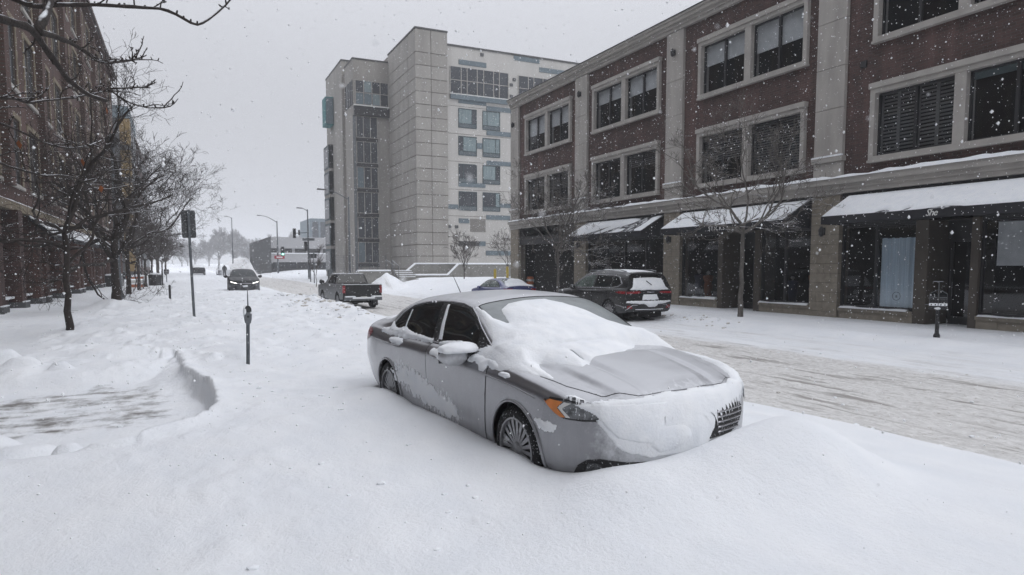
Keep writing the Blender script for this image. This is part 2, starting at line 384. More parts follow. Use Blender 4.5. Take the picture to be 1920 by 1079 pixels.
def grid_mesh(name, P, mt, mask=None, attrs=None, smooth=True):
    """P (m,n,3) array -> mesh; mask on cells"""
    m, n = P.shape[:2]
    idx = np.arange(m * n).reshape(m, n)
    q = np.stack([idx[:-1, :-1], idx[1:, :-1], idx[1:, 1:], idx[:-1, 1:]], -1).reshape(-1, 4)
    if mask is not None: q = q[mask.reshape(-1)]
    used = np.unique(q); remap = -np.ones(m * n, int); remap[used] = np.arange(len(used)); q = remap[q]
    v = P.reshape(-1, 3)[used]
    me = bpy.data.meshes.new(name)
    me.vertices.add(len(v)); me.vertices.foreach_set('co', v.astype(np.float32).ravel())
    me.loops.add(q.size); me.loops.foreach_set('vertex_index', q.astype(np.int32).ravel())
    me.polygons.add(len(q)); me.polygons.foreach_set('loop_start', np.arange(0, q.size, 4, dtype=np.int32))
    me.polygons.foreach_set('use_smooth', np.full(len(q), smooth)); me.update(calc_edges=True)
    me.materials.append(mt)
    for k, a in (attrs or {}).items():
        at = me.attributes.new(k, 'FLOAT', 'POINT'); at.data.foreach_set('value', a.reshape(-1)[used].astype(np.float32))
    me.validate(); return me

def vn(x, y, seed=0):
    x = np.asarray(x, float); y = np.asarray(y, float)
    xi = np.floor(x); yi = np.floor(y); fx = x - xi; fy = y - yi
    fx = fx * fx * (3 - 2 * fx); fy = fy * fy * (3 - 2 * fy)
    def h(a, b):
        t = np.sin(a * 127.1 + b * 311.7 + seed * 74.7) * 43758.5453; return t - np.floor(t)
    return (h(xi, yi) * (1 - fx) + h(xi + 1, yi) * fx) * (1 - fy) + (h(xi, yi + 1) * (1 - fx) + h(xi + 1, yi + 1) * fx) * fy
def fbm(x, y, o=4, seed=0):
    r = 0; a = .5; s = 0
    for i in range(o):
        r = r + a * vn(x, y, seed + i); s += a; x = x * 2.03 + 11.3; y = y * 2.03 - 7.1; a *= .5
    return r / s - .5
def ss(v, a, b):
    t = np.clip((v - a) / (b - a), 0, 1); return t * t * (3 - 2 * t)
def sdpoly(x, y, poly):
    """signed distance, positive inside"""
    x = np.asarray(x, float); y = np.asarray(y, float)
    d = np.full(x.shape, 1e9); ins = np.zeros(x.shape, bool); n = len(poly)
    for i in range(n):
        ax, ay = poly[i]; bx, by = poly[(i + 1) % n]
        ex, ey = bx - ax, by - ay
        t = np.clip(((x - ax) * ex + (y - ay) * ey) / (ex * ex + ey * ey + 1e-12), 0, 1)
        d = np.minimum(d, np.hypot(x - ax - t * ex, y - ay - t * ey))
        c = ((ay > y) != (by > y)) & (x < (bx - ax) * (y - ay) / ((by - ay) if by != ay else 1e-9) + ax)
        ins ^= c
    return np.where(ins, d, -d)

# ------------------------------------------------------------------ ground
CX, CY, CYAW = 2.960, 7.530, .072          # the silver car: rear axle position and yaw
cc, cs = math.cos(CYAW), math.sin(CYAW)
def to_car(x, y):                            # forward, right
    dx, dy = np.asarray(x, float) - CX, np.asarray(y, float) - CY
    return dx * cs - dy * cc, -dx * cc - dy * cs
HOLE = [(-.22, 13.4), (-.10, 12.0), (-.05, 10.8), (.10, 10.1), (.21, 9.5), (.27, 8.7), (.22, 7.7), (.0, 7.15), (-.5, 6.75), (-1.2, 6.5), (-2.4, 6.8), (-4.2, 8.2),
        (-4.0, 11.5), (-2.6, 11.9), (-1.4, 11.6), (-.75, 11.9), (-.45, 12.6)]
BARE = [(.08, 9.4), (-.02, 8.3), (-.7, 8.0), (-1.5, 7.9), (-3.4, 8.3), (-3.8, 9.8), (-2.5, 11.0), (-1.0, 11.5), (-.1, 11.0)]
XN = [-60, -6.3, -5.6, -4.0, -2.2, .6, 4.3, 5.1, 5.9, 6.4, 11.2, 12.2, 14.3, 15.0, 18.2, 60]
ZN = [.03, .03, .02, .05, .17, .27, .30, .22, -.04, -.11, -.12, -.07, -.05, .09, .13, .13]
def HG(x, y):
    x = np.asarray(x, float); y = np.asarray(y, float)
    edge = .85 * (1 - ss(y, 4., 9.)) - .25 * ss(y, 15, 26) + .22 * fbm(y * .5, y * 0 + 3, 3, 5)
    xe = x - edge * ss(x, 3.8, 5.2) * (1 - ss(x, 6.5, 9.5))
    z = np.interp(xe, XN, ZN)
    left = 1 - ss(xe, 4.4, 6.0); road = ss(xe, 5.2, 6.4) * (1 - ss(xe, 13.8, 15)); side = 1 - ss(x, -3.6, -2.4)
    # wind drifts, stretched across the wind
    dr = fbm(x * .45 + .15 * y, y * .28, 4, 1) * .26 + fbm(x * 1.3 - .4 * y, y * .8 + .2 * x, 4, 9) * .055
    z = z + dr * left * (1 - .55 * side) * (.35 + .65 * ss(np.hypot(x - 1.5, y - 3), 2, 6))
    # crusty lumps left by shovels, mostly away from the smooth drift in front of the car
    lump = np.maximum(0, fbm(x * 2.3, y * 1.8, 5, 17) - .03) * (.14 + .17 * ss(y, 9, 13))
    z = z + lump * left * (1 - side) * ss(-x + .25 * y, -1.0, 1.5)
    z = z + fbm(x * 7, y * 6, 3, 23) * .014 * left
    # ruts and slush ridges along the road
    wv = .25 * fbm(y * .12, y * 0 + 1, 2, 31)
    for xc, w, d in ((6.9, .20, .035), (8.5, .22, .045), (8.95, .10, .02), (10.0, .22, .04), (11.0, .2, .03), (12.5, .2, .03), (13.9, .2, .03), (7.7, .12, .02), (3.15, .16, .04 ), (4.4, .16, .04)):
        far = 1.0 if xc > 5 else ss(y, 30, 36)
        z = z - d * far * np.exp(-((x - xc - wv) / w) ** 2)
    z = z + road * (fbm(x * 5, y * 1.4, 4, 41) * .045 + fbm(x * 14, y * 6, 2, 44) * .022) * (1 - .4 * ss(x, 11, 12.5))
    # ploughed berm with chunks between the near lane and the parked cars further up the street
    bx = 4.6 + .3 * np.sin(y * .3)
    z = z + .16 * np.exp(-((x - bx) / .9) ** 2) * ss(y, 15, 21) * (1 - ss(y, 30, 44)) * (1 + 2.2 * fbm(x * 1.4, y * .9, 3, 51))
    z = z + .10 * np.exp(-((x - 14.4) / .6) ** 2) * (1 + 2. * fbm(x * 1.3, y * 1.0, 3, 53)) * (1 - ss(y, 21, 25))
    # far end of the near lane flattens out
    z = z * (1 - .6 * ss(y, 32, 60) * (z > 0))
    # drift against the silver car
    a, b = to_car(x, y)
    z = z + (.17 + .24 * ss(-b, -.8, .6)) * np.exp(-((a - 4.15) / .52) ** 2) * (1 - ss(-b, .55, 1.55)) * ss(-b, -1.9, -.6)
    z = z + .06 * np.exp(-((a - 3.85) / .35) ** 2 - ((b - .75) / .4) ** 2)
    z = z + .07 * np.exp(-((a - 2.9) / .45) ** 2 - ((b - 1.05) / .2) ** 2) + .10 * np.exp(-((a - 0) / .5) ** 2 - ((b - 1.05) / .25) ** 2)
    z = z + .05 * np.exp(-((a - 1.7) / 1.0) ** 2 - ((b - 1.0) / .35) ** 2)
    
    z = z + .10 * np.exp(-((a - 1.2) / 2.2) ** 2 - ((b + 1.05) / .25) ** 2)
    # trodden hollow with a sharp cut wall of snow on its road side
    sd = sdpoly(x, y, HOLE) + .08 * fbm(x * 2.5, y * 2.5, 4, 63) + .04 * fbm(x * 14, y * 14, 2, 64)
    soft = .10 + .75 * ss(-x + .06 * (y - 9), -.05, .55)
    k = ss(sd, -soft * .25, soft * .75)
    z = z * (1 - k) + (.015 + fbm(x * 1.2, y * 3.5, 3, 61) * .035) * k
    z = z + .07 * np.exp(-(sd / .16) ** 2) * (x > -.4) * (sd < .0)
    # chunks beside the hollow
    for gx, gy, rx, ry, gh in ((-.98, 7.0, .13, .10, .14), (-1.35, 7.35, .30, .22, .12), (-1.75, 7.7, .3, .25, .16), (-.62, 6.7, .22, .12, .06),
                               (-2.75, 13.1, .35, .14, .24), (-2.3, 12.6, .25, .1, .14), (-1.72, 12.0, .14, .08, .12), (-1.0, 13.3, .7, .4, .13), (.75, 12.8, .8, .6, .07), (-1.2, 17.5, .9, .5, .12), (.2, 16, .9, .5, .1)):
        e = ((x - gx) / rx) ** 2 + ((y - gy) / ry) ** 2
        z = z + gh * np.exp(-e ** 2)
    # mounds round the street trees
    for tx, ty, h_ in ((-2.5, 19.0, .08), (-2.7, 31.0, .33), (-2.7, 41, .15), (15.75, 16.3, .05)):
        z = z + h_ * np.exp(-((x - tx) / .7) ** 2 - ((y - ty) / .9) ** 2)
    # shovelled pile by the steps and the bank below the hotel walls
    z = z + np.maximum(0, 1.30 * (1 - np.hypot((x - 14.0) / 1.75, (y - 51.5) / 2.2))) * (1 + .3 * fbm(x, y, 3, 71))
    z = z + .62 * ss(x, 14.6, 20) * ss(y, 38, 47) * (1 - ss(y, 60, 70) * .3) + .12 * fbm(x * .6, y * .5, 3, 73) * ss(x, 15, 17) * ss(y, 36, 40)
    # ground climbs gently beyond the crossing
    z = z + .0035 * np.maximum(0, y - 70) + 3.6 * np.clip((x - 5.8) / 5.8, 0, 1) * (1 - ss(x, 10.9, 11.6)) * (1 - ss(y, 180, 230)) * ss(y, 118, 142)
    z = z + .2 * ss(y, 100, 128) * ss(x, 12, 14)
    return z
def hz(x, y): return float(HG(x, y))
def spaced(segs):
    out = []
    for a, b, d in segs: out += list(np.arange(a, b, d))
    out.append(segs[-1][1]); return np.array(out)
xs = spaced([(-80, -20, 6), (-20, -8, 1), (-8, -4, .14), (-4, -1.2, .055), (-1.2, .6, .03), (.6, 7.6, .055), (7.6, 13, .07), (13, 20, .12), (20, 30, .6), (30, 160, 8)])
ys = [-6., -3., -1, 0, .6, 1.0, 1.4]
while ys[-1] < 14: ys.append(ys[-1] + (.035 if 6.5 < ys[-1] < 13.5 else .05))
while ys[-1] < 160: ys.append(ys[-1] + .0048 * ys[-1])
while ys[-1] < 900: ys.append(ys[-1] * 1.12)
ys = np.array(ys)
X, Y = np.meshgrid(xs, ys, indexing='ij')
Z = HG(X, Y)
xe = X - .85 * (1 - ss(Y, 4., 9.)) * (X > 3.8) * (X < 9)
sl_ = ss(xe + .5 * fbm(X * .8, Y * .25, 3, 81), 5.7, 6.6) * (1 - ss(X + .8 * fbm(X * .8, Y * .1, 3, 83), 10.9, 12.4))
sl_ = np.maximum(sl_ * (1 - .45 * ss(Y, 60, 120)), .38 * ss(X, 11, 12) * (1 - ss(X, 13.5, 15)) )
sl_ = np.maximum(sl_, .22 * ss(Y, 26, 40) * ss(X, 1.8, 3) * (1 - ss(X, 13, 15)))
sl_ = np.maximum(sl_, .35 * np.exp(-((X - 4.9) / .9) ** 2) * ss(Y, 16, 21) * (1 - ss(Y, 30, 40)) * (fbm(X * 2, Y * 2, 3, 85) > .02))
wv_ = .25 * fbm(Y * .12, Y * 0 + 1, 2, 31)
for xc_r, w_, k_ in ((6.7, .05, .3), (6.95, .05, .35), (7.25, .04, .3), (8.3, .06, .45), (8.55, .05, .5), (8.95, .05, .4), (9.25, .04, .3), (9.95, .06, .5), (10.2, .05, .4), (7.7, .05, .3), (10.9, .06, .35), (11.3, .05, .3)):
    sl_ = sl_ + k_ * np.exp(-((X - xc_r - wv_ - .03 * fbm(Y * 2, X * 0, 3, 7)) / w_) ** 2) * ss(fbm(Y * .5, Y * 0 + xc_r * 3.1, 4, 33), -.10, .10) * (sl_ > .5)
br = ss(sdpoly(X, Y, BARE), -.25, .5) * .80
br = np.maximum(br, .60 * ss(-X, 3.2, 4.6) * (1 - ss(-X, 6.4, 7)) * ss(Y, 11, 16) * (1 - ss(Y, 24, 29)) * (.6 + .9 * (fbm(X * .8, Y * .5, 3, 87) + .2)))
P = np.stack([X, Y, Z], -1)
xc_, yc_ = (X[:-1, :-1] + X[1:, 1:]) / 2, (Y[:-1, :-1] + Y[1:, 1:]) / 2
roadm = (xc_ > 5.5 + .85 * (1 - ss(yc_, 4., 9.)) * (xc_ < 9)) & (xc_ < 14.7)
hotel_hole = None
for nm, mk in (('road', roadm), ('sidewalk', (~roadm) & (xc_ < 8)), ('ground', (~roadm) & (xc_ >= 8))):
    o = link(nm, grid_mesh(nm, P, M['ground'], mk, {'slush': sl_, 'bare': br})); o['kind'] = 'structure'

# loose crusts and clods of ploughed snow
rd = random.Random(3)
mb = MB(); mb2 = MB()
for i in range(520):
    k = rd.random()
    if k < .45: x, y, r = rd.gauss(4.7, .8), rd.uniform(18, 34), rd.uniform(.03, .10)
    elif k < .7: y = rd.uniform(3.5, 17); x = 5.7 + .85 * (1 - float(ss(y, 4., 9.))) + rd.gauss(0, .22); r = rd.uniform(.012, .045)
    elif k < .85: x, y, r = rd.gauss(14.4, .3), rd.uniform(15, 20), rd.uniform(.02, .06)
    else: x, y, r = rd.uniform(6.3, 12), rd.uniform(4, 30), rd.uniform(.01, .035)
    (mb if rd.random() < .6 else mb2).blob((x, y, hz(x, y) + r * .15), (r * rd.uniform(.8, 1.6), r, r * .6), i)
for i in range(380):
    x, y = rd.uniform(-5, 3.2), rd.uniform(2.2, 17)
    if float(fbm(x * .7, y * .7, 3, 91)) < .02 or (x > 1.7 and y < 12): continue
    r = rd.choice([.008, .012, .012, .018, .03]) * rd.uniform(.7, 1.3); mb.blob((x, y, hz(x, y) + r * .2), (r * rd.uniform(.8, 1.5), r, r * .6), i)
tag(mb.build('snow_clods', M['snow2']), 'loose white crusts of ploughed snow scattered along the lane edges', 'snow', kind='stuff')
M['dirty'] = mat('dirty_snow', (.55, .53, .50), .9, var=.3, vscale=20, bump=.5)
tag(mb2.build('dirty_snow_clods', M['dirty']), 'brown stained crusts of ploughed snow scattered along the lane edges', 'snow', kind='stuff')

# ------------------------------------------------------------------ brick building on the right
XF = 18.3
bb = thing('brick_building', 'three storey brown brick commercial building with black awnings over its shops', 'building', (XF, 20, 0), world=True)
BAYS = [(37.35, 30.75, 36.45, 31.25), (29.6, 23.4, 29.1, 23.88), (22.35, 15.85, 21.42, 16.28), (14.8, 8.3, 13.88, 8.75), (7.2, .7, 6.4, 1.4)]
PIL = [(38.4, 37.35), (30.75, 29.6), (23.4, 22.35), (15.85, 14.8), (8.3, 7.2), (.7, -.35)]
WZ = [(4.83, 6.88), (8.24, 10.32)]
M_ = MB()
for (a, b, w1, w0) in BAYS:
    x0, x1 = XF + .12, XF + .5
    M_.box(x0, x1, b, a, 4.4, WZ[0][0]); M_.box(x0, x1, b, a, WZ[0][1], WZ[1][0]); M_.box(x0, x1, b, a, WZ[1][1], 11.22)
    for z0, z1 in WZ: M_.box(x0, x1, b, w0, z0, z1); M_.box(x0, x1, w1, a, z0, z1)
M_.build('brick_wall', M['brick'], bb, fixn=False)
mb = MB(); mb.box(XF + 2.6, XF + 14, -.3, 38.3, .0, 11.3); mb.box(XF + .52, XF + 14, -.3, 38.3, 11.3, 11.5)
mb.box(XF + .5, XF + 14, 38.0, 38.35, 0, 11.3); mb.box(XF + .5, XF + 14, -.3, 0., 0, 11.3)
for zz in (4.2, 7.5): mb.box(XF + .5, XF + 2.6, 0, 38, zz, zz + .2)
mb.build('building_core', M['interior'], bb, fixn=False)
mb = MB(); mb.box(XF, XF + 14, 38.352, 38.4, 0, 11.2)
mb.build('end_wall', M['stone'], bb)
def stone_piece(y1, y0, z0, z1, x0=XF, nm='stone_panel'):
    MB().box(x0, XF + .55, y0 + .006, y1 - .006, z0 + .008, z1 - .008).build(nm, M['stone'], bb)
for i, (a, b) in enumerate(PIL):
    for z0, z1 in ((3.92, 4.96), (5.12, 6.6), (6.6, 7.85), (7.85, 9.25), (9.25, 11.2)): stone_piece(a, b, z0, z1)
    MB().box(XF - .07, XF + .3, b - .05, a + .05, 4.965, 5.115).build('stone_cap', M['trim'], bb)
    s = MB().box(XF - .08, XF - .004, b - .04, a + .04, 5.118, 5.17); s.build('snow_cap', M['snow2'], bb)
    # backing core and coursed blocks below
    MB().box(XF + .03, XF + .5, b + .02, a - .02, 0, 3.92).build('pilaster_core', M['mortar'], bb)
rdb = random.Random(4)
H_ = .302
for i, (a, b) in enumerate(PIL):
    w = a - b; nrow = 13
    for r in range(nrow):
        cuts = [0, .5, 1] if r % 2 else [0, .25, .75, 1]
        for c0, c1 in zip(cuts[:-1], cuts[1:]):
            pr = rdb.uniform(0, .006)
            MB().box(XF - pr, XF + .2, b + c0 * w + .005, b + c1 * w - .005, r * H_ + .005, (r + 1) * H_ - .005).build('block', M['block'], bb)
# ledge and cornice in stepped mouldings
mb = MB()
for x0, z0, z1 in ((XF - .06, 3.96, 4.10), (XF - .12, 4.10, 4.24), (XF - .22, 4.24, 4.42)): mb.box(x0, XF + .11, -.35, 38.4, z0, z1 - .002)
mb.build('ledge', M['trim'], bb)
mb = MB()
for x0, z0, z1 in ((XF - .03, 11.22, 11.36), (XF - .10, 11.36, 11.48), (XF - .20, 11.48, 11.62), (XF - .26, 11.62, 11.70)): mb.box(x0, XF + .6, -.35, 38.42, z0, z1 - .002)
mb.build('cornice', M['trim'], bb)
MB().box(XF - .28, XF + .6, -.36, 38.44, 11.70, 11.735).build('coping', M['coping'], bb)
# snow lying on the ledge, uneven
def snow_strip(x0, x1, ya, yb, z, h, seed, parent, name='ledge_snow', n=90, m=6):
    yy = np.linspace(ya, yb, n); u = np.linspace(0, 1, m)
    Yg, U = np.meshgrid(yy, u, indexing='ij')
    hh = h * (1 + 1.4 * fbm(yy * 1.6, yy * 0 + seed, 3, seed)); hh = np.maximum(hh, .012)
    prof = np.sin(np.clip(U * 1.0, 0, 1) * math.pi) ** .45
    Xg = x0 + (x1 - x0) * U - .03 * (U < .01); Zg = z - .01 + prof * hh[:, None]
    P = np.stack([Xg, Yg, Zg], -1) - np.array(ORG[parent])
    return link(name, grid_mesh(name, P, M['snow2']), parent)
snow_strip(XF - .24, XF + .13, -.3, 38.3, 4.42, .10, 3, bb, n=300)
snow_strip(XF - .28, XF + .1, -.3, 38.3, 11.733, .05, 4, bb, 'cornice_snow', n=200)

def pane_piece(x, y0, y1, z0, z1, parent, m='glass', nm='pane'):
    return MB().box(x, x + .012, y0, y1, z0, z1).build(nm, M[m], parent)
def facade_window(y1, y0, z0, z1, kind, parent, up):
    """stone surround; two sashes of two panes each; whatever hangs behind the glass"""
    t = .135; xo = XF - .02
    fr = MB()
    fr.box(xo, XF + .40, y0 - .02, y0 + t, z0, z1); fr.box(xo, XF + .40, y1 - t, y1 + .02, z0, z1)
    fr.box(xo, XF + .40, y0 + t, y1 - t, z0, z0 + t * .8); fr.box(xo, XF + .40, y0 + t, y1 - t, z1 - t, z1)
    fr.box(xo - .05, XF + .40, y0 - .05, y1 + .05, z1 + .001, z1 + .16); fr.box(xo - .03, XF + .12, y0 - .04, y1 + .04, z0 - .07, z0 - .001)
    ym = (y0 + y1) / 2; fr.box(xo + .012, XF + .40, ym - .15, ym + .15, z0 + t * .8 + .001, z1 - t - .001)
    w = fr.build('window', M['trim'], parent)
    for a, b, kd in ((y0 + t, ym - .15, kind[1]), (ym + .15, y1 - t, kind[0])):
        zz0, zz1 = z0 + t * .8, z1 - t; xg = XF + .16; c = (a + b) / 2
        s = MB(); s.box(xg, xg + .08, a, a + .05, zz0, zz1); s.box(xg, xg + .08, b - .05, b, zz0, zz1); s.box(xg, xg + .08, a + .05, b - .05, zz0, zz0 + .06); s.box(xg, xg + .08, a + .05, b - .05, zz1 - .05, zz1)
        s.box(xg - .01, xg + .07, c - .04, c + .04, zz0 + .06, zz1 - .05); s.build('sash', M['black_frame'], w)
        for p0, p1 in ((a + .05, c - .04), (c + .04, b - .05)): pane_piece(xg + .035, p0, p1, zz0 + .06, zz1 - .05, w)
        xb = XF + .26
        for p0, p1 in ((a + .04, c - .02), (c + .02, b - .04)):
            if kd[0] == 'b':      # roller blind drawn part way
                q = float(kd[1:]); MB().box(xb, xb + .02, p0, p1, zz1 - q * (zz1 - zz0), zz1).build('blind', M['blind'], w)
            elif kd[0] == 's':    # slatted blind
                q = float(kd[1:]); mb = MB(); z = zz1
                while z > zz1 - q * (zz1 - zz0):
                    mb.box(xb, xb + .05, p0, p1, z - .045, z - .006); z -= .085
                mb.build('slatted_blind', M['slat'], w)
            elif kd[0] == 't':    # louvred shutters with stiles
                mb = MB(); z = zz1
                while z > zz0 + .05: mb.box(xb, xb + .04, p0, p1, z - .06, z - .01); z -= .10
                mb.box(xb - .02, xb, p0, p0 + .06, zz0, zz1); mb.box(xb - .02, xb, p1 - .06, p1, zz0, zz1); pm = (p0 + p1) / 2; mb.box(xb - .02, xb, pm - .05, pm + .05, zz0, zz1)
                mb.build('louvred_shutter', M['slat'], w)
            elif kd[0] == 'd': MB().box(xb, xb + .02, p0, p1, zz1 - .22, zz1).build('blind', M['teal_blind'], w)
M['slat'] = mat('grey_blind_slats', (.13, .125, .12), .8)
M['teal_blind'] = mat('grey_green_blind', (.13, .17, .17), .8)
KIND = [(('s.45', 's.45'), ('b.52', 'b.47')), (('n', 's.3'), ('b.36', 'b.44')), (('s.55', 's.9'), ('b.42', 'b.53')), (('t', 'd'), ('n', 'b.3')), (('n', 'n'), ('n', 'n'))]
for (a, b, w1, w0), kd in zip(BAYS, KIND):
    for f in (0, 1): facade_window(w1, w0, WZ[f][0], WZ[f][1], kd[f], bb, f)
for y, z in ((22.87, 10.36), (30.2, 10.33), (37.9, 10.2), (15.35, 2.82), (22.95, 2.82), (30.2, 2.8)):
    s = MB().box(XF - .06, XF - .01, y - .05, y + .05, z - .10, z + .12); s.lathe([(.03, z - .16), (.075, z - .10), (.085, z + .06), (.03, z + .16)], (XF - .13, y, 0), n=8)
    s.build('wall_lamp', M['black_frame'], bb)
MB().box(XF + .08, XF + .119, 12.95 + 1.2, 13.15 + 1.2, 7.6, 7.8).build('wall_vent', M['black_frame'], bb)
# dark fascia behind the awnings
mb = MB()
for a, b, *_ in BAYS: mb.box(XF + .1, XF + .5, b, a, 3.0, 3.96)
mb.build('shop_fascia', M['black_frame'], bb)
# shop fronts
def sill(y1, y0, zt=.46):
    k = 0; y = y0
    while y < y1 - .05:
        e = min(y + .6, y1); MB().box(XF + .05 - rdb.uniform(0, .006), XF + .4, y + .004, e - .004, 0, zt - .105).build('block', M['block'], bb); y = e
    MB().box(XF - .0, XF + .42, y0 + .002, y1 - .002, zt - .10, zt).build('window_sill', M['block'], bb)
    mb = MB().box(XF + .07, XF + .38, y0 + .01, y1 - .01, 0, zt - .12); mb.build('sill_core', M['mortar'], bb)
def shopwin(y1, y0, mull=(), zt=3.0, zb=.46):
    fr = MB(); x = XF + .14
    fr.box(x, x + .1, y0, y0 + .06, zb, zt); fr.box(x, x + .1, y1 - .06, y1, zb, zt); fr.box(x, x + .1, y0 + .06, y1 - .06, zb, zb + .08); fr.box(x, x + .1, y0 + .06, y1 - .06, zt - .1, zt)
    for m_ in mull: fr.box(x - .005, x + .1, m_ - .035, m_ + .035, zb + .08, zt - .1)
    w = fr.build('shop_window', M['black_frame'], bb)
    ed = [y0 + .06] + sorted(mull) + [y1 - .06]
    for p0, p1 in zip(ed[:-1], ed[1:]): pane_piece(x + .05, p0 + .03, p1 - .03, zb + .08, zt - .1, w)
    return w
def pier(y1, y0, x0=XF + .04): MB().box(x0, XF + .5, y0, y1, 0, 3.0).build('shop_pier', M['brown'], bb)
def sill_snow(y1, y0, z=.46, seed=1, h=.05): snow_strip(XF - .01, XF + .13, y0, y1, z, h, seed, bb, 'sill_snow', n=30)
# bay 4
sill(14.78, 12.36); w4 = shopwin(14.78, 12.36, (13.62,)); pier(12.36, 12.0); sill_snow(14.7, 12.5, seed=7)
MB().box(XF + .04, XF + .12, 12.0, 11.1 + .8, .0, 3.0)
pier(10.86, 10.66); sill(10.66, 8.32); w5 = shopwin(10.66, 8.32, (9.5,)); sill_snow(10.6, 8.4, seed=8)
def door(y1, y0, x):
    fr = MB(); fr.box(x, x + .06, y0, y0 + .08, .12, 2.5); fr.box(x, x + .06, y1 - .08, y1, .12, 2.5); fr.box(x, x + .06, y0 + .08, y1 - .08, .12, .35); fr.box(x, x + .06, y0 + .08, y1 - .08, 2.4, 2.5)
    d = fr.build('door', M['black_frame'], bb); pane_piece(x + .03, y0 + .08, y1 - .08, .35, 2.4, d, 'glass_dark')
    MB().tube([(x - .05, y1 - .12, .9), (x - .05, y1 - .12, 1.3)], .014, 6).build('handle', M['metal_grey'], d)
    return d
for y1, y0 in ((12.0, 10.86), (19.9, 18.3)):
    MB().box(XF + .9, XF + 1.0, y0, y1, 2.5, 3.0).build('door_header', M['black_frame'], bb)
    mb = MB(); mb.box(XF + .5, XF + 1.0, y1, y1 + .06, 0, 3.0); mb.box(XF + .5, XF + 1.0, y0 - .06, y0, 0, 3.0); mb.box(XF + .05, XF + 1.6, y0, y1, .0, .11); mb.box(XF + .1, XF + 1.0, y0, y1, 3.0, 3.05)
    mb.build('door_recess', M['brown'], bb)
door(11.9, 10.9, XF + .88); door(19.85, 19.1, XF + .88); door(19.08, 18.35, XF + .88)
MB().box(XF + .872, XF + .876, 11.02, 11.2, 1.45, 1.62).build('door_notice', M['white'], bb)
# bay 3
sill(22.33, 20.15); shopwin(22.33, 20.15); pier(20.15, 19.9); pier(18.3, 18.05); sill(18.05, 15.87); shopwin(18.05, 15.87, (17.0,)); sill_snow(22.3, 20.2, seed=9, h=.09); sill_snow(18.0, 15.9, seed=10)
# bay 2
sill(29.58, 23.42, .42); shopwin(29.58, 23.42, (27.9, 26.4, 24.8), zb=.42); sill_snow(29.5, 23.5, seed=11)
# bay 5 (beyond the frame, for completeness) and bay 1 garage mouth
sill(7.18, .72); shopwin(7.18, .72, (4, 2.5, 5.6))
mb = MB(); mb.box(XF + .1, XF + .5, 30.78, 37.33, 3.45, 4.0); mb.build('garage_lintel', M['stone'], bb)
mb = MB(); mb.box(XF + 1.2, XF + 1.3, 30.78, 37.33, -.2, 3.6)
mb.build('garage_opening', M['darkbox'], bb)
for i in range(6):
    MB().box(XF + 1.14, XF + 1.19, 30.8, 37.3, .05 + i * .57, .59 + i * .57).build('door_panel', M['interior'], bb)
# things standing behind the shop glass
def shop_item(nm, lab, cat, x, y, z0, h, w, m):
    t = thing(nm, lab, cat, (x, y, z0), world=False)
    mb = MB(); mb.lathe([(w * .30, 0), (w * .34, h * .2), (w * .42, h * .45), (w * .34, h * .58), (w * .5, h * .78), (w * .46, h * .84), (w * .14, h * .87)], n=10)
    mb.build('clothing', M[m], t, smooth=True)
    MB().lathe([(w * .08, h * .86), (w * .08, h * .9), (w * .17, h * .93), (w * .18, h * .98), (w * .08, h * 1.02)], n=8).build('mannequin_head', M['trim'], t, smooth=True)
    MB().lathe([(w * .3, -.02), (w * .3, .0), (.02, .01), (.02, h * .2)], n=8).build('stand', M['black_frame'], t)
M['orange_cloth'] = mat('rust_orange_cloth', (.20, .065, .025), .9, var=.3); M['pale_cloth'] = mat('pale_cloth', (.22, .24, .22), .9)
shop_item('mannequin', 'mannequin in ochre orange clothes behind the shop window nearest the parked dark car', 'mannequin', XF + .75, 21.45, .46, 1.05, .42, 'orange_cloth')
shop_item('mannequin', 'mannequin in dark clothes beside the ochre mannequin, against the stone pilaster', 'mannequin', XF + .75, 22.0, .46, 1.1, .42, 'navy')
shop_item('mannequin', 'mannequin in a rust red coat beside the brown pier of the shop entrance', 'mannequin', XF + .75, 20.4, .46, .9, .36, 'orange_cloth')
shop_item('mannequin', 'mannequin in rust clothes at the right end of the window behind the street tree', 'mannequin', XF + .75, 16.35, .46, 1.15, .3, 'orange_cloth')
shop_item('mannequin', 'mannequin in dark blue clothes low in the middle of the window behind the street tree', 'mannequin', XF + .75, 17.2, .46, .9, .4, 'navy')
# pale curtain with a round emblem
t = thing('curtain', 'pale blue curtain with a round emblem hanging in the shop window beside the pilaster', 'curtain', (XF + .27, 13.0, .55))
n = 60; yy = np.linspace(-.58, .55, n); zz = np.linspace(0, 2.0, 6)
Yg, Zg = np.meshgrid(yy, zz, indexing='ij'); Xg = .03 * np.sin(Yg * 26) + .015 * np.sin(Yg * 61 + 1)
link('cloth', grid_mesh('cloth', np.stack([Xg, Yg, Zg], -1), M['curtain']), t)
M['emblem'] = mat('grey_emblem', (.16, .18, .2), .9)
mb = MB(); ring = [(-.05, .12 * math.cos(a) - .02, .32 + .12 * math.sin(a)) for a in np.linspace(0, 2 * math.pi, 25)]
mb.tube(ring, .008, 4); mb.build('emblem_ring', M['emblem'], t, local=True)
MB().tube([(-.0, .6, 2.0), (-.0, -.6, 2.0)], .012, 5).build('curtain_rail', M['black_frame'], t, local=True)
for yy in (9.9, 9.0):
    pass
t = thing('display_shelves', 'pale display shelves standing inside the shop window at the right edge', 'shelf', (XF + .9, 9.0, .5))
for z in (.2, .6, .95, 1.3): MB().box(-.2, .2, -.55, .55, z, z + .03).build('shelf', M['blind'], t, local=True)
for y in (-.55, .55):
    MB().box(-.2, .2, y - .015, y + .015, 0, 1.35).build('side_panel', M['blind'], t, local=True)
t = thing('roller_screen', 'pale translucent screen drawn down behind the window right of the shop door', 'screen', (XF + .27, 9.4, 1.75))
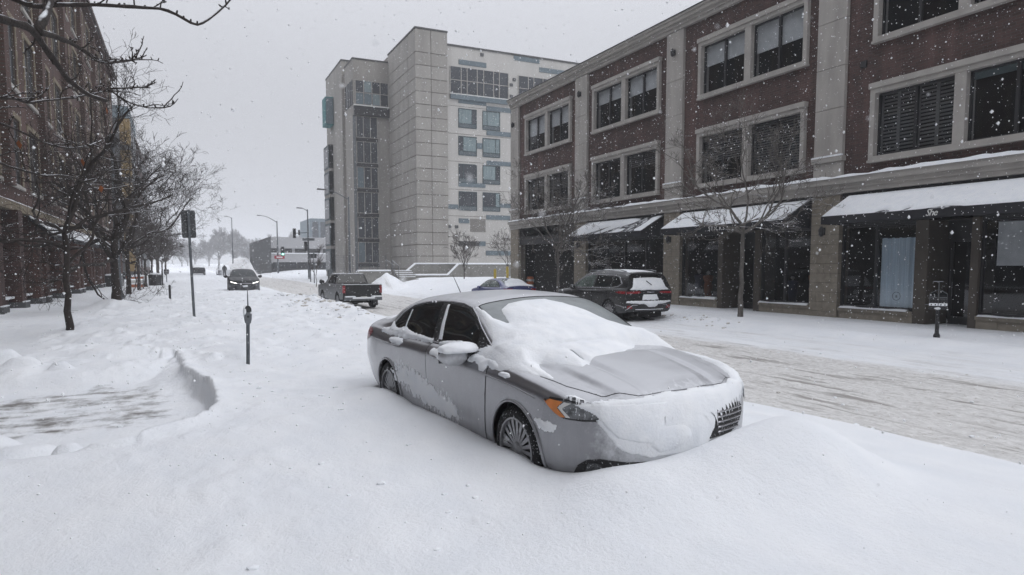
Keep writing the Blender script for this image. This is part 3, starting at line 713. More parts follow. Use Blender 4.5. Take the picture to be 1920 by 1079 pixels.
MB().box(0, .02, -1.0, .95, 0, 1.1).build('screen_cloth', M['blind'], t, local=True)
MB().lathe([(.03, -1.0), (.03, .95)], (0.01, 0, 1.12), 'Y', 8).build('roller', M['black_frame'], t, local=True)

def text_mesh(s, size, name, m, extrude=.006, shear=0., font_space=1.0):
    cu = bpy.data.curves.new('tmp', 'FONT'); cu.body = s; cu.size = size; cu.extrude = extrude; cu.align_x = 'CENTER'; cu.shear = shear; cu.space_character = font_space
    cu.resolution_u = 2
    ob = bpy.data.objects.new('tmp', cu); COL.objects.link(ob)
    dg = bpy.context.evaluated_depsgraph_get(); me = bpy.data.meshes.new_from_object(ob.evaluated_get(dg))
    bpy.data.objects.remove(ob); bpy.data.curves.remove(cu); me.name = name; me.materials.clear(); me.materials.append(M[m]); return me
FACEX = Matrix(((0, 0, -1), (-1, 0, 0), (0, 1, 0))).to_4x4()   # text seen from the street side
def put_text(s, size, loc, parent, nm, m='white', shear=0, sp=1.0):
    me = text_mesh(s, size, nm, m, shear=shear, font_space=sp); me.transform(FACEX)
    return link(nm, me, parent, loc)
me = text_mesh('a', .16, 'emblem_letter', 'emblem'); me.transform(FACEX); o = link('emblem_letter', me, None); o.parent = bpy.data.objects['curtain']; o.location = (-.05, -.02, .28)

def awning(y1, y0, label, txt=None, patches=(), seed=0):
    t = thing('awning', label, 'awning', (XF, (y0 + y1) / 2, 3.0), world=True, group='black shop awnings on the brick building')
    zb, zf, zv, xf = 3.86, 3.20, 2.97, XF - 1.1
    mb = MB()
    mb.add([(XF + .1, y0, zb), (XF + .1, y1, zb), (xf, y1, zf), (xf, y0, zf), (XF + .1, y0, zb - .03), (XF + .1, y1, zb - .03), (xf, y1, zf - .03), (xf, y0, zf - .03)],
           [(0, 1, 2, 3), (7, 6, 5, 4), (0, 3, 7, 4), (1, 5, 6, 2), (2, 6, 7, 3), (0, 4, 5, 1)])
    mb.build('canopy', M['awning'], t)
    MB().box(xf - .012, xf, y0, y1, zv, zf).build('valance', M['awning'], t)
    for y in (y0, y1 - .012): MB().prism([(XF + .1, zb - .03), (xf, zf - .03), (xf, zv), (XF + .1, zv + .0)], 'Y', y, y + .012).build('side_panel', M['awning'], t)
    mb = MB()
    for y in np.linspace(y0 + .1, y1 - .1, 6): mb.tube([(xf + .03, y, zf - .06), (XF + .1, y, zf - .04)], .012, 5)
    mb.build('awning_frame', M['metal_grey'], t)
    n, m = int((y1 - y0) * 22), 30
    yy = np.linspace(y0 + .02, y1 - .02, n); u = np.linspace(0, 1, m); Yg, U = np.meshgrid(yy, u, indexing='ij')
    dist = np.minimum(np.minimum(Yg - y0, y1 - Yg), np.minimum(U, 1 - U) * 1.4)
    Th = .085 * (1 - np.exp(-np.maximum(dist, 0) / .10)) - .004 + .04 * fbm(Yg * 1.2, U * 3, 4, seed) * ss(dist, 0, .2) + .03 * fbm(Yg * .9, U * 5, 3, seed + 5) * (U > .6)
    for (pa, pb, r, s_) in patches: Th = Th - .2 * np.exp(-(((Yg - pa) * math.cos(s_) + (U - pb) * 1.3 * math.sin(s_)) / r[0]) ** 2 - ((-(Yg - pa) * math.sin(s_) + (U - pb) * 1.3 * math.cos(s_)) / r[1]) ** 2)
    Xg = XF + .05 + (xf - XF - .05) * U - .35 * np.maximum(Th, 0); Zg = zb + (zf - zb) * U + Th
    Zg = np.where(U > .97, Zg - .02, Zg)
    P = np.stack([Xg, Yg, Zg], -1) - np.array(ORG[t])
    link('snow_cover', grid_mesh('snow_cover', P, M['snow2']), t)
    if txt: put_text(txt[0], txt[1], (xf - .014, txt[2], zv + txt[3]), t, 'lettering', shear=txt[4], sp=txt[5])
    return t
awning(29.5, 23.5, 'black awning with torn snow cover nearest the garage opening', patches=((27.2, .75, (.9, .18), .5), (24.6, .5, (.5, .9), 0), (25.6, .65, (.9, .2), .35)), seed=20)
awning(22.2, 16.0, 'black awning with white block lettering above the shop behind the street tree', ('STICKS', .22, 19.0, .035, 0, 1.25), patches=((19.4, .9, (.5, .1), .1), (20.0, .8, (.4, .09), .2)), seed=30)
awning(14.55, 8.35, 'wide black awning with script lettering above the shop door and curtained window', ('She', .24, 11.2, .05, .35, .85), patches=((12.6, .95, (.16, .06), .1), (11.9, .92, (.10, .05), .5), (10.9, .97, (.3, .04), 0)), seed=40)
awning(7.0, .9, 'black awning nearest the camera over the last shop', seed=50)

# ------------------------------------------------------------------ hotel
ht = thing('hotel', 'eight storey tan panelled hotel with slate blue accents and a corner tower', 'building', (21.75, 68, 0), world=True)
TX0, TX1, TY0, TY1 = 21.75, 25.2, 68.0, 78.1
ZJ = [-.6, 1.4, 2.72, 3.9, 5.17, 6.5, 7.76, 9.04, 10.4, 11.69, 12.98, 14.28, 15.56, 16.82, 18.11, 19.4, 20.69, 22.0, 23.27, 25.56]
MB().box(TX0 + .05, TX1 - .01, TY0 + .05, TY1 + 6, -1, 25.5).build('tower_core', M['joint'], ht)
rdh = random.Random(8)
for z0, z1 in zip(ZJ[:-1], ZJ[1:]):
    for x0, x1 in ((TX0, 23.41), (23.41, TX1)):
        MB().box(x0 + .03 if x0 > TX0 else x0, x1 - .03, TY0 + rdh.uniform(-.015, .01), TY0 + .3, z0 + .035, z1 - .035).build('wall_panel', M[rdh.choice(['panel', 'panel', 'panel2'])], ht)
    for y0, y1 in ((TY0 + .3, 70.6), (70.6, 73.35), (73.35, TY1)):
        MB().box(TX0 + rdh.uniform(-.015, .01), TX0 + .3, y0 + (.03 if y0 > TY0 + .3 else .001), y1 - .03, z0 + .035, z1 - .035).build('wall_panel', M[rdh.choice(['panel', 'panel', 'panel2'])], ht)
MB().box(TX0 - .06, TX1 + .02, TY0 - .06, TY1 + .1, 25.56, 25.72).build('tower_coping', M['coping'], ht)
# main block
MB().box(TX1, 64, TY0 + .6, TY0 + 14, -1, 24.5).build('main_wall', M['stucco'], ht)
MB().box(TX1, 64.1, TY0 + .5, TY0 + 14.1, 24.5, 24.68).build('roof_coping', M['coping'], ht)
YF = TY0 + .6
mb = MB()
for z in (18.45, 15.6, 12.72, 9.8, 7.0, 4.1): mb.box(TX1 + .01, 64, YF - .008, YF + .05, z - .025, z + .025)
for x in (25.9, 29.0, 32.9, 36.2, 39.5): pass
mb.build('wall_reveal', M['joint'], ht)
for x0, x1, z0, z1 in ((26.65, 29.8, 22.75, 23.25), (33.05, 36.2, 23.98, 24.46), (36.2, 39.5, 23.1, 23.6), (26.6, 29.78, 18.78, 19.22), (29.8, 32.8, 18.3, 18.78), (29.8, 32.8, 15.72, 16.2),
                       (28.7, 29.3, 14.2, 14.8), (29.8, 32.8, 12.56, 13.02), (26.55, 29.66, 10.1, 10.56), (25.28, 26.5, 7.72, 8.2), (31.45, 32.8, 8.05, 8.5), (29.74, 32.6, 6.72, 7.2), (26.56, 27.76, 6.25, 6.75),
                       (28.9, 29.65, 3.85, 4.35), (29.7, 32.7, 2.85, 3.35), (40.0, 43, 22.1, 22.6)):
    MB().box(x0, x1, YF - .06, YF + .05, z0, z1).build('accent_panel', M['stripe'], ht)
MB().box(26.56, 28.9, YF - .07, YF + .05, 3.85, 4.35).build('sign_panel', M['coping'], ht)
mb = MB()
for k in range(12): mb.box(27.9, 29.65, YF - .05, YF + .02, 5.4 + k * .112, 5.47 + k * .112)
mb.build('wall_louvre', M['panel2'], ht)
MB().box(27.88, 29.67, YF - .02, YF + .04, 5.36, 6.75).build('louvre_frame', M['joint'], ht)
M['pale_curtain'] = mat('pale_hotel_curtain', (.20, .25, .26), .9, var=.3, vscale=2, mapscale=(6, 1, .4))
def hotel_window(x0, x1, z0, z1, seed):
    fr = MB(); y = YF
    for a, b, c, d in ((x0, x0 + .07, z0, z1), (x1 - .07, x1, z0, z1), (x0 + .07, x1 - .07, z1 - .07, z1), (x0 + .07, x1 - .07, z0, z0 + .06), (x0 + .07, x1 - .07, z0 + .42, z0 + .48)): fr.box(a, b, y - .07, y + .06, c, d)
    r_ = random.Random(seed); m = x0 + (x1 - x0) * r_.choice([.26, .74]); fr.box(m - .03, m + .03, y - .06, y + .05, z0 + .48, z1 - .07)
    w = fr.build('window', M['teal_frame'], ht)
    for p0, p1 in ((x0 + .07, m - .03), (m + .03, x1 - .07)): MB().box(p0, p1, y - .03, y - .01, z0 + .48, z1 - .07).build('pane', M['curtainwall'] if r_.random() < .55 else M['pale_curtain'], w)
    mb = MB()
    for k in range(5): mb.box(x0 + .07, x1 - .07, y - .05, y - .02, z0 + .07 + k * .07, z0 + .11 + k * .07)
    mb.build('grille', M['stripe'], w)
for i, z1 in enumerate((18.25, 15.38, 12.5, 9.61)):
    for j, (x0, x1) in enumerate(((26.57, 28.66), (29.34, 31.4), (33.5, 35.6), (36.3, 38.4))): hotel_window(x0, x1, z1 - 2.0, z1, i * 4 + j)
def big_window(x0, x1, z0, z1):
    fr = MB(); y = YF; n = 6
    MB().box(x0, x1, y - .03, y + .02, z0, z1).build('window', M['curtainwall'], ht)
    for k in range(n + 1):
        x = x0 + (x1 - x0) * [0, .18, .28, .45, .56, .73, .83][k] if k else x0
        fr.box(x, x + .07, y - .09, y - .03, z0, z1)
    fr.box(x1 - .07, x1, y - .09, y - .03, z0, z1); fr.box(x0, x1, y - .10, y - .035, (z0 + z1) / 2 - .03, (z0 + z1) / 2 + .03)
    fr.build('window_mullions', M['trim'], ht)
    MB().box(x0 - .02, x1 + .02, y - .16, y + .05, z0 - .12, z0 - .02).build('balcony_edge', M['white'], ht)
    MB().box(x0, x1, y - .28, y + .03, z0 - .62, z0 - .17).build('spandrel', M['stripe'], ht)
big_window(25.65, 32.42, 19.75, 22.46); big_window(33.58, 40.3, 19.75, 22.40)
for x, z in ((32.75, 21.3), (32.75, 20.1), (33.1, 21.9), (29.3, 24.05), (25.5, 5.85), (26.3, 5.85)):
    f = MB().box(x - .17, x + .17, YF - .12, YF + .02, z - .15, z + .15).build('wall_vent', M['greycladding'], ht)
# recessed corner block
YB = 78.1; X2 = 17.7
MB().box(X2, TX0 + .4, YB, YB + 4.2, -1, 24.7).build('corner_wall', M['panel2'], ht)
MB().box(X2 - .06, TX0 + .0, YB - .06, YB + 4.2, 24.7, 24.86).build('corner_coping', M['coping'], ht)
def glazing(x0, x1, z0, z1, y, nx, nz, nm='curtain_wall'):
    w = MB().box(x0, x1, y - .05, y + .02, z0, z1).build(nm, M['curtainwall'], ht)
    mb = MB()
    for k in range(nx + 1): x = x0 + (x1 - x0 - .07) * k / nx; mb.box(x, x + .07, y - .11, y - .05, z0, z1)
    for k in range(nz + 1): z = z0 + (z1 - z0 - .06) * k / nz; mb.box(x0, x1, y - .10, y - .052, z, z + .06)
    mb.build('mullions', M['trim'] if nz < 3 else M['black_frame'], w)
    rr = random.Random(int(z0 * 7))
    for k in range(nx):
        for q in range(nz):
            if rr.random() < .45:
                xa = x0 + (x1 - x0) * k / nx + .1; za = z0 + (z1 - z0) * q / nz + .1
                MB().box(xa, xa + (x1 - x0) / nx - .15, y - .06, y - .051, za, za + (z1 - z0) / nz - .15).build('pane', M['pale_curtain'] if rr.random() < .4 else M['stripe'], w)
glazing(X2 + .2, TX0 - .02, 19.75, 22.45, YB, 4, 2, 'corner_window')
w = MB().box(X2 - .05, X2 + .02, YB + .2, YB + 3.6, 19.75, 22.45).build('side_window', M['curtainwall'], ht)
mb = MB()
for y in (YB + .2, YB + 1.2, YB + 2.3, YB + 3.5): mb.box(X2 - .12, X2 - .05, y, y + .07, 19.75, 22.45)
mb.build('mullions', M['black_frame'], w)
MB().box(X2 + .02, TX0 - .02, YB - .3, YB - .02, 19.60, 19.72).build('balcony_edge', M['white'], ht)
MB().box(X2 + .02, TX0 - .02, YB - .35, YB - .02, 18.55, 19.57).build('spandrel', M['black_frame'], ht)
for k in range(6):
    z0 = 1.6 + k * 2.82
    glazing(X2 + .25, 20.4, z0 + .42, z0 + 2.82, YB, 3, 1)
    MB().box(X2 + .25, 20.4, YB - .14, YB - .005, z0, z0 + .41).build('spandrel', M['black_frame'], ht)
MB().box(X2 - .1, X2 + .2, YB - .16, YB - .005, .5, 18.5).build('corner_fin', M['metal_grey'], ht)
MB().box(X2 - .16, X2 - .105, YB - .05, YB + .4, .5, 18.5).build('white_fin', M['trim'], ht)
# far wing with its sign
MB().box(17.72, 30, 84.2, 94, -1, 26.1).build('far_wall', M['panel'], ht)
MB().box(17.66, 30, 84.1, 94, 26.1, 26.25).build('far_coping', M['coping'], ht)
mb = MB().box(17.9, 19.5, 82.3, 84.2, -1, 24.4); mb.build('recess_wall', M['joint'], ht)
t = thing('hotel_sign', 'teal box sign projecting high on the far left edge of the hotel', 'sign', (17.3, 90.2, 19.4))
MB().box(-.62, .40, -1.1, 1.1, 0, 3.5).build('sign_box', M['teal'], t, bevel=.05, local=True)
MB().box(-.55, .36, -1.14, -1.105, .15, 3.35).build('sign_face', M['stripe'], t, local=True)
for k in range(5):
    z0 = 1.0 + k * 3.3
    MB().box(17.15, 17.7, 90.0, 93.5, z0, z0 + 2.9).build('bay_window', M['teal_frame'], ht)
    MB().box(17.1, 17.14, 90.3, 93.2, z0 + .2, z0 + 2.6).build('pane', M['curtainwall'], ht)
MB().box(17.2, 17.7, 90.0, 93.5, -1, 17.2).build('bay_core', M['panel2'], ht)

# concrete walls, steps and railing below the hotel
def wall_thing(nm, lab, poly, y, d, cat='wall', snow_top=None):
    t = thing(nm, lab, cat, (poly[0][0], y, poly[0][1]), world=True)
    MB().prism(poly, 'Y', y, y + d).build('wall_face', M['concrete'], t)
    if snow_top:
        mb = MB()
        for (xa, za), (xb, zb) in zip(snow_top[:-1], snow_top[1:]):
            mb.prism([(xa, za + .003), (xb, zb + .003), (xb, zb + .13), (xa, za + .13)], 'Y', y - .06, y + d + .04)
        mb.build('snow_cap', M['snow2'], t, bevel=.03)
    return t
wall_thing('retaining_wall', 'long grey concrete retaining wall with a snow line on its top below the hotel', [(18.1, -.8), (33, -.8), (33, 1.86), (19.2, 1.86), (18.1, .95)], 60.6, .4, snow_top=[(18.1, .95), (19.2, 1.86), (33, 1.86)])
wall_thing('ramp_wall', 'sloping concrete ramp wall with snow in front of the taller retaining wall', [(18.7, -.8), (30, -.8), (30, 1.84), (22.9, 1.84), (21.85, .85), (18.7, .85)], 59.2, .35, snow_top=[(18.7, .85), (21.85, .85), (22.9, 1.84), (30, 1.84)])
wall_thing('terrace_wall', 'low concrete terrace wall with thick snow left of the hotel steps', [(11.7, -.8), (16.1, -.8), (16.1, 1.25), (13.3, 1.25), (13.2, .8), (11.7, .8)], 57.8, .4, snow_top=[(13.25, 1.25), (16.1, 1.25)])
wall_thing('step_wall', 'small concrete wall at the foot of the hotel steps', [(16.15, -.8), (18.4, -.8), (18.4, .60), (16.15, .60)], 57.2, .4, snow_top=None)
t = thing('steps', 'snow covered concrete steps up to the hotel terrace', 'steps', (17.2, 58, .6), world=True)
for k in range(4):
    MB().box(16.7, 18.3, 57.7 + k * .38, 58.06 + k * .38, .2, .74 + k * .17).build('step', M['concrete'], t)
    MB().box(16.72, 18.28, 57.72 + k * .38, 58.05 + k * .38, .742 + k * .17, .80 + k * .17).build('snow_cap', M['snow2'], t)
t = thing('handrail', 'metal handrail beside the snowy hotel steps', 'railing', (16.4, 57.6, .6), world=True)
mb = MB(); mb.tube([(16.3, 57.5, .6), (16.3, 57.5, 1.75), (15.9, 58.6, 2.25), (15.9, 58.6, 1.3)], .03, 6); mb.tube([(16.7, 57.5, .6), (16.7, 57.5, 1.7), (16.5, 58.8, 2.2), (16.5, 58.8, 1.3)], .03, 6); mb.build('rail', M['metal_grey'], t)
t = thing('terrace_fence', 'thin wire fence on the terrace in front of the hotel corner', 'fence', (12.8, 60.5, 1.1), world=True)
for k in range(7): MB().tube([(11.9 + k * .75, 60.5, 1.1), (11.9 + k * .75, 60.5, 2.65)], .025, 5).build('post', M['pole'], t)
mb = MB()
for z in np.linspace(1.5, 2.6, 7): mb.tube([(11.9, 60.5, z), (16.4, 60.5, z)], .009, 4, False)
mb.build('wires', M['pole'], t)

# ------------------------------------------------------------------ far low building and hazy block
lb = thing('low_building', 'low modern building with a dark slanted end wall and long pale bands beyond the crossing', 'building', (12, 135, .9), world=True)
MB().prism([(11.4, .4), (14.6, .4), (14.6, 7.1), (11.4, 5.9)], 'Y', 133.5, 140).build('slanted_wall', M['greycladding'], lb)
MB().box(14.6, 60, 136.5, 150, .4, 4.0).build('ground_floor', M['greycladding'], lb)
MB().box(14.6, 60, 135, 150, 4.95, 7.05).build('upper_band', M['lightclad'], lb)
MB().box(14.6, 60, 135.8, 150, 4.0, 4.95).build('recess', M['coping'], lb)
MB().box(14.6, 60, 134.6, 136.5, 2.35, 3.9).build('lower_band', M['lightclad'], lb)
MB().box(14.62, 60, 134.55, 135.7, 3.92, 4.12).build('snow_cap', M['snow2'], lb)
for k in range(14): MB().box(15.2 + k * 2.3, 17.1 + k * 2.3, 136.4, 136.49, 1.2, 2.3).build('window', M['curtainwall'], lb)
for k in range(12): MB().box(16.0 + k * 2.6, 16.5 + k * 2.6, 135.5, 135.79, 4.0, 4.94).build('column', M['lightclad'], lb)
MB().box(12.3, 13.9, 133.42, 133.49, .9, 2.4).build('panel_door', M['coping'], lb)
t = thing('office_block', 'faint grey office block fading into the snowfall beyond the low building', 'building', (34, 215, 0), world=True)
MB().box(35, 60, 215, 235, 0, 16).build('wall', M['stripe'], t)
for k in range(10): MB().box(35.6 + k * 2.4, 37.4 + k * 2.4, 214.9, 214.99, 3, 15).build('window', M['curtainwall'], t)

# ------------------------------------------------------------------ dark brick building on the left
XL = -6.15
lf = thing('dark_brick_building', 'tall dark brick building with stone striped windows receding along the left sidewalk', 'building', (XL, 45, 0), world=True)
LY0, LY1 = -32.5, 82.5
MB().box(XL - 12, XL - .35, LY0, LY1, 4.2, 21.3).build('building_core', M['interior'], lf)
MB().box(XL - 12, XL - .9, LY0 + .02, LY1 - .02, 0, 4.2).build('shop_core', M['interior'], lf)
mb = MB(); ST = 3.95; nfl = 4; FZ = [5.1 + k * 4.05 for k in range(nfl)]
mods = np.arange(LY0 + .5, LY1 - 3.6, 4.05)
zprev = 4.3
for k, z in enumerate(FZ):
    mb.box(XL - .3, XL, LY0, LY1, zprev, z); zprev = z + 2.75
    yp = LY0
    for y in mods: mb.box(XL - .3, XL, yp, y + .9, z, z + 2.75); yp = y + 3.1
    mb.box(XL - .3, XL, yp, LY1, z, z + 2.75)
mb.box(XL - .3, XL, LY0, LY1, zprev, 21.2)
mb.build('brick_wall', M['brick_red'], lf, fixn=False)
MB().box(XL - 12, XL + .02, LY1, LY1 + .05, 0, 21.0).build('end_wall', M['brick_dark'], lf)
M['quoin'] = mat('buff_quoin_stone', (.20, .165, .115), .9, var=.2)
# shared meshes for the repeated window module
def module_mesh():
    fr = MB(); fr.box(-.12, -.04, .9, .98, 0, 2.75); fr.box(-.12, -.04, 3.02, 3.1, 0, 2.75); fr.box(-.12, -.04, .98, 3.02, 2.67, 2.75); fr.box(-.12, -.04, .98, 3.02, 0, .08); fr.box(-.12, -.05, 1.95, 2.05, .08, 2.67); fr.box(-.12, -.05, .98, 3.02, 1.6, 1.67)
    gl = MB().box(-.10, -.09, .98, 3.02, .08, 2.67)
    qs = []
    for s_ in (.55, 3.12):
        q = MB(); qs.append(q)
        for k in range(10):
            w = .32 if k % 2 else .2
            a0 = s_ if s_ > 2 else .88 - w
            q.box(0, .035, a0, a0 + w, k * .29 + .005, (k + 1) * .29 - .02)
    sil = MB().box(-.05, .10, .75, 3.25, -.16, -.005)
    lin = MB().box(-.02, .05, .7, 3.3, 2.76, 2.98)
    return fr.mesh('window', M['brown']), gl.mesh('pane', M['curtainwall']), qs[0].mesh('quoins', M['quoin']), qs[1].mesh('quoins', M['quoin']), sil.mesh('sill', M['stone']), lin.mesh('lintel', M['quoin'])
mw, mg, mq, mq2, msl, mln = module_mesh()
for z in FZ:
    for y in mods:
        w = link('window', mw, lf, (XL, y, z)); ORG[w] = Vector((0, 0, 0))
        for nm, me in (('pane', mg), ('quoins', mq), ('quoins', mq2), ('sill', msl), ('lintel', mln)):
            o = bpy.data.objects.new(nm, me); COL.objects.link(o); o.parent = w
            if nm == 'quoins': o['kind'] = 'stuff'
mpil = MB().box(-.01, .28, -.42, .42, 4.9, 20.4).mesh('brick_pier', M['brick_red'])
for y in list(mods)[::2]: link('brick_pier', mpil, lf, (XL, y, 0))
mb = MB(); mb.box(XL - .3, XL + .40, LY0, LY1, 20.6, 20.85); mb.box(XL - .3, XL + .55, LY0, LY1, 20.85, 21.1); mb.box(XL - 12, XL + .25, LY0, LY1, 21.1, 21.9); mb.build('cornice', M['brick_dark'], lf)
MB().box(XL - .3, XL + .32, LY0, LY1, 21.9, 22.0).build('coping', M['coping'], lf)
mb = MB(); mb.box(XL - .2, XL + .12, LY0, LY1, 3.95, 4.3); mb.build('stone_band', M['quoin'], lf)
snow_strip(XL + .0, XL + .14, LY0, LY1, 4.3, .05, 60, lf, 'ledge_snow', n=160)
# ground floor piers in pairs, with dark plinths
mp1 = MB().box(-.9, .28, -.38, .38, 0, 3.95).mesh('pier', M['brick_red']); mp1b = MB().box(-.9, .26, -.4, .4, 0, 3.96).mesh('pier', M['brick_dark'])
mpl = MB().box(-.9, .36, -.46, .46, 0, .28).mesh('plinth', M['greycladding'])
psn = MB().box(.26, .37, -.46, .46, .282, .32).mesh('plinth_snow', M['snow2'])
PY = [-30, -24, -18, -12, -6, 0, 4.8, 9, 13.2, 17.4, 21.6, 25.8, 29.9, 33.6]
yy = 37.2
while yy < 82: PY += [yy, yy + 1.7]; yy += 6.3
mq1 = MB()
for k in range(13): mq1.box(-.02, .31, -.40, .40, k * .30 + .02, k * .30 + .16)
mqm = mq1.mesh('brick_courses', M['brick_red'])
for y in PY:
    p_ = link('pier', mp1b if y < 35 else mp1, lf, (XL, y, 0))
    for nm, me in (('plinth', mpl), ('plinth_snow', psn), ('brick_courses', mqm)):
        if nm == 'brick_courses' and y < 35: continue
        o = bpy.data.objects.new(nm, me); COL.objects.link(o); o.parent = p_
for a, b in zip(PY[:-1], PY[1:]):
    if b - a > 2:
        w = MB().box(XL - .45, XL - .40, a + .4, b - .4, .45, 3.4).build('shop_window', M['curtainwall'], lf)
        MB().box(XL - .5, XL - .2, a + .4, b - .4, 0, .44).build('stall_riser', M['brick_dark'], w)
        mb = MB()
        for k in (0, .33, .66, 1): y = a + .42 + (b - a - .9) * k; mb.box(XL - .39, XL - .33, y, y + .06, .45, 3.4)
        mb.build('mullions', M['black_frame'], w)
        MB().box(XL - .45, XL + .0, a + .4, b - .4, .44, .52).build('sill_snow', M['snow2'], w)
    else:
        MB().box(XL - .6, XL - .05, a + .38, b - .38, 0, 3.94).build('niche', M['brick_dark'], lf)
def left_awning(y0, y1):
    t = thing('awning', 'snow covered awning over a shop of the left brick building, %s' % {36: 'nearest the camera', 43: 'second from the camera', 49: 'third from the camera', 56: 'fourth from the camera', 62: 'farthest from the camera'}[int(y0)], 'awning', (XL, y0, 3), world=True, group='snow covered awnings along the left building')
    xf = XL + .95
    MB().prism([(XL + .02, 3.9), (xf, 3.12), (xf, 2.92), (xf - .02, 2.92), (XL + .02, 3.8)], 'Y', y0, y1).build('canopy', M['awning'], t)
    P = MB(); P.prism([(XL + .04, 3.91), (xf + .02, 3.13), (xf + .02, 3.20), (xf - .2, 3.40), (XL + .04, 4.0)], 'Y', y0 + .03, y1 - .03); P.build('snow_cover', M['snow2'], t, bevel=.03)
for y0 in (36.6, 43.0, 49.3, 56.0, 62.0): left_awning(y0, y0 + 5.2)
# buildings beyond it
t = thing('grey_corner_building', 'grey and ochre building standing beyond the left brick building', 'building', (-6, 100, 0), world=True)
MB().box(-18, -5.6, 98, 112, 0, 21.2).build('wall', M['greycladding'], t)
MB().box(-8.2, -5.55, 97.9, 112, 19.8, 21.3).build('roof_band', M['stripe'], t)
for k in range(5): MB().box(-6.6, -5.5, 97.8, 100, 1 + k * 3.9, 4.2 + k * 3.9).build('ochre_panel', M['ochre'], t)
for k in range(5):
    for j in range(3): MB().box(-5.59, -5.52, 101 + j * 3.5, 103.2 + j * 3.5, 1.5 + k * 3.9, 3.9 + k * 3.9).build('window', M['curtainwall'], t)
t = thing('far_brick_building', 'farthest dark building of the left side fading in the snowfall', 'building', (-6, 120, 0), world=True)
MB().box(-18, -5.7, 116, 144, 0, 20.2).build('wall', M['brick_dark'], t)
for k in range(5):
    for j in range(7): MB().box(-5.69, -5.62, 117.5 + j * 3.7, 119.8 + j * 3.7, 1.5 + k * 3.8, 3.8 + k * 3.8).build('window', M['curtainwall'], t)

# ------------------------------------------------------------------ trees
def grow(rd, mbT, mbC, p, d, L, r, lev, maxlev, spread, up, seglen=.28, sides=5, wob=.22, twig=1.0, rt=.004):
    k = max(3, int(L / seglen)); pts = [Vector(p)]; d = Vector(d).normalized(); dd = d.copy()
    for i in range(k):
        dd = (dd + Vector((rd.gauss(0, wob), rd.gauss(0, wob), rd.gauss(0, wob) + up * .12))).normalized()
        pts.append(pts[-1] + dd * (L / k))
    r1 = max(rt, r * .35)
    rr = [r + (r1 - r) * (i / k) for i in range(k + 1)]
    (mbT if lev == 0 else mbC).tube(pts, rr, max(3, sides - lev), False)
    if lev >= maxlev: return
    nb = [7, 6, 5, 4, 3][min(lev, 4)] * twig
    nb = int(nb * rd.uniform(.8, 1.3)) + (1 if lev else 0)
    for b in range(nb):
        f = rd.uniform(.28, 1.0) if lev else rd.uniform(.05, 1.0)
        i = min(k - 1, int(f * k)); q = pts[i].lerp(pts[i + 1], f * k - i); ax = (pts[i + 1] - pts[i]).normalized()
        ang = rd.uniform(.45, .95) * spread; az = rd.uniform(0, 2 * math.pi)
        a = ax.orthogonal().normalized(); bb_ = ax.cross(a)
        nd = ax * math.cos(ang) + (a * math.cos(az) + bb_ * math.sin(az)) * math.sin(ang)
        grow(rd, mbT, mbC, q, nd, L * rd.uniform(.42, .68) * (1.1 - .35 * f), max(rt, rr[i] * rd.uniform(.45, .65)), lev + 1, maxlev, spread, up, seglen * .8, sides, wob * 1.05, twig, rt)
def tree(nm, label, loc, seed, h_trunk, r, limbs, limb_len, maxlev=4, spread=1.0, up=.6, bark='bark', lean=(0, 0), group=None, twig=1.0, leader=0., rt=.004, limb_up=(.35, .8), az0=0):
    rd = random.Random(seed); T = MB(); C = MB()
    k = 8; pts = [Vector((0, 0, -.4))]
    for i in range(k): pts.append(Vector((lean[0] * (i + 1) / k + rd.gauss(0, .02), lean[1] * (i + 1) / k + rd.gauss(0, .02), -.4 + (h_trunk + .4) * (i + 1) / k)))
    T.tube(pts, [r * (1.25 - .1 * min(i, 4) - .02 * i) for i in range(k + 1)], 10)
    top = pts[-1]
    for j in range(limbs):
        az = az0 + 2 * math.pi * j / limbs + rd.uniform(-.35, .35); e = rd.uniform(*limb_up)
        i0 = rd.choice([k, k, k - 1, k - 2]) if j else k
        grow(rd, T, C, pts[i0], (math.cos(az) * math.cos(e), math.sin(az) * math.cos(e), math.sin(e)), limb_len * rd.uniform(.8, 1.15), r * rd.uniform(.42, .6), 1, maxlev, spread, up, twig=twig, rt=rt)
    if leader: grow(rd, T, C, top, (0, 0, 1), leader, r * .7, 1, maxlev, spread * 1.1, up, twig=twig * 1.3, rt=rt)
    t = thing(nm, label, 'tree', loc, group=group)
    T.build('trunk', M[bark], t, smooth=True, fixn=False, local=True); C.build('crown', M[bark], t, smooth=False, fixn=False, local=True)
    return t
G = 'bare street trees along the left sidewalk'
def gz(x, y): return hz(x, y)
tree('street_tree', 'nearest bare street tree on the left, dark trunk with snow plastered up its side', (-2.48, 18.9, 0), 11, 2.5, .085, 6, 2.6, 5, 1.0, .55, 'bark', group=G, leader=3.6, rt=.0035, limb_up=(.1, .6), twig=.78)
tree('street_tree', 'second bare street tree on the left, thick trunk rising from a snow mound', (-2.45, 31, 0), 12, 2.75, .19, 8, 4.4, 5, 1.0, .45, 'bark', group=G, leader=4.2, rt=.0045, limb_up=(.35, .85), twig=.82)
tree('street_tree', 'third bare street tree on the left, low forked beside the sign pole', (-2.65, 41, 0), 13, 2.6, .14, 8, 5.6, 5, 1.0, .5, 'bark', group=G, leader=5.0, rt=.0055, limb_up=(.38, .85), twig=.82)
far0 = tree('street_tree', 'bare street tree of the hazy row up the left sidewalk', (-2.8, 53, 0), 14, 2.4, .12, 6, 3.4, 4, 1.0, .5, 'bark_far', group=G, leader=3.0, rt=.009, limb_up=(.2, .8), twig=.8)
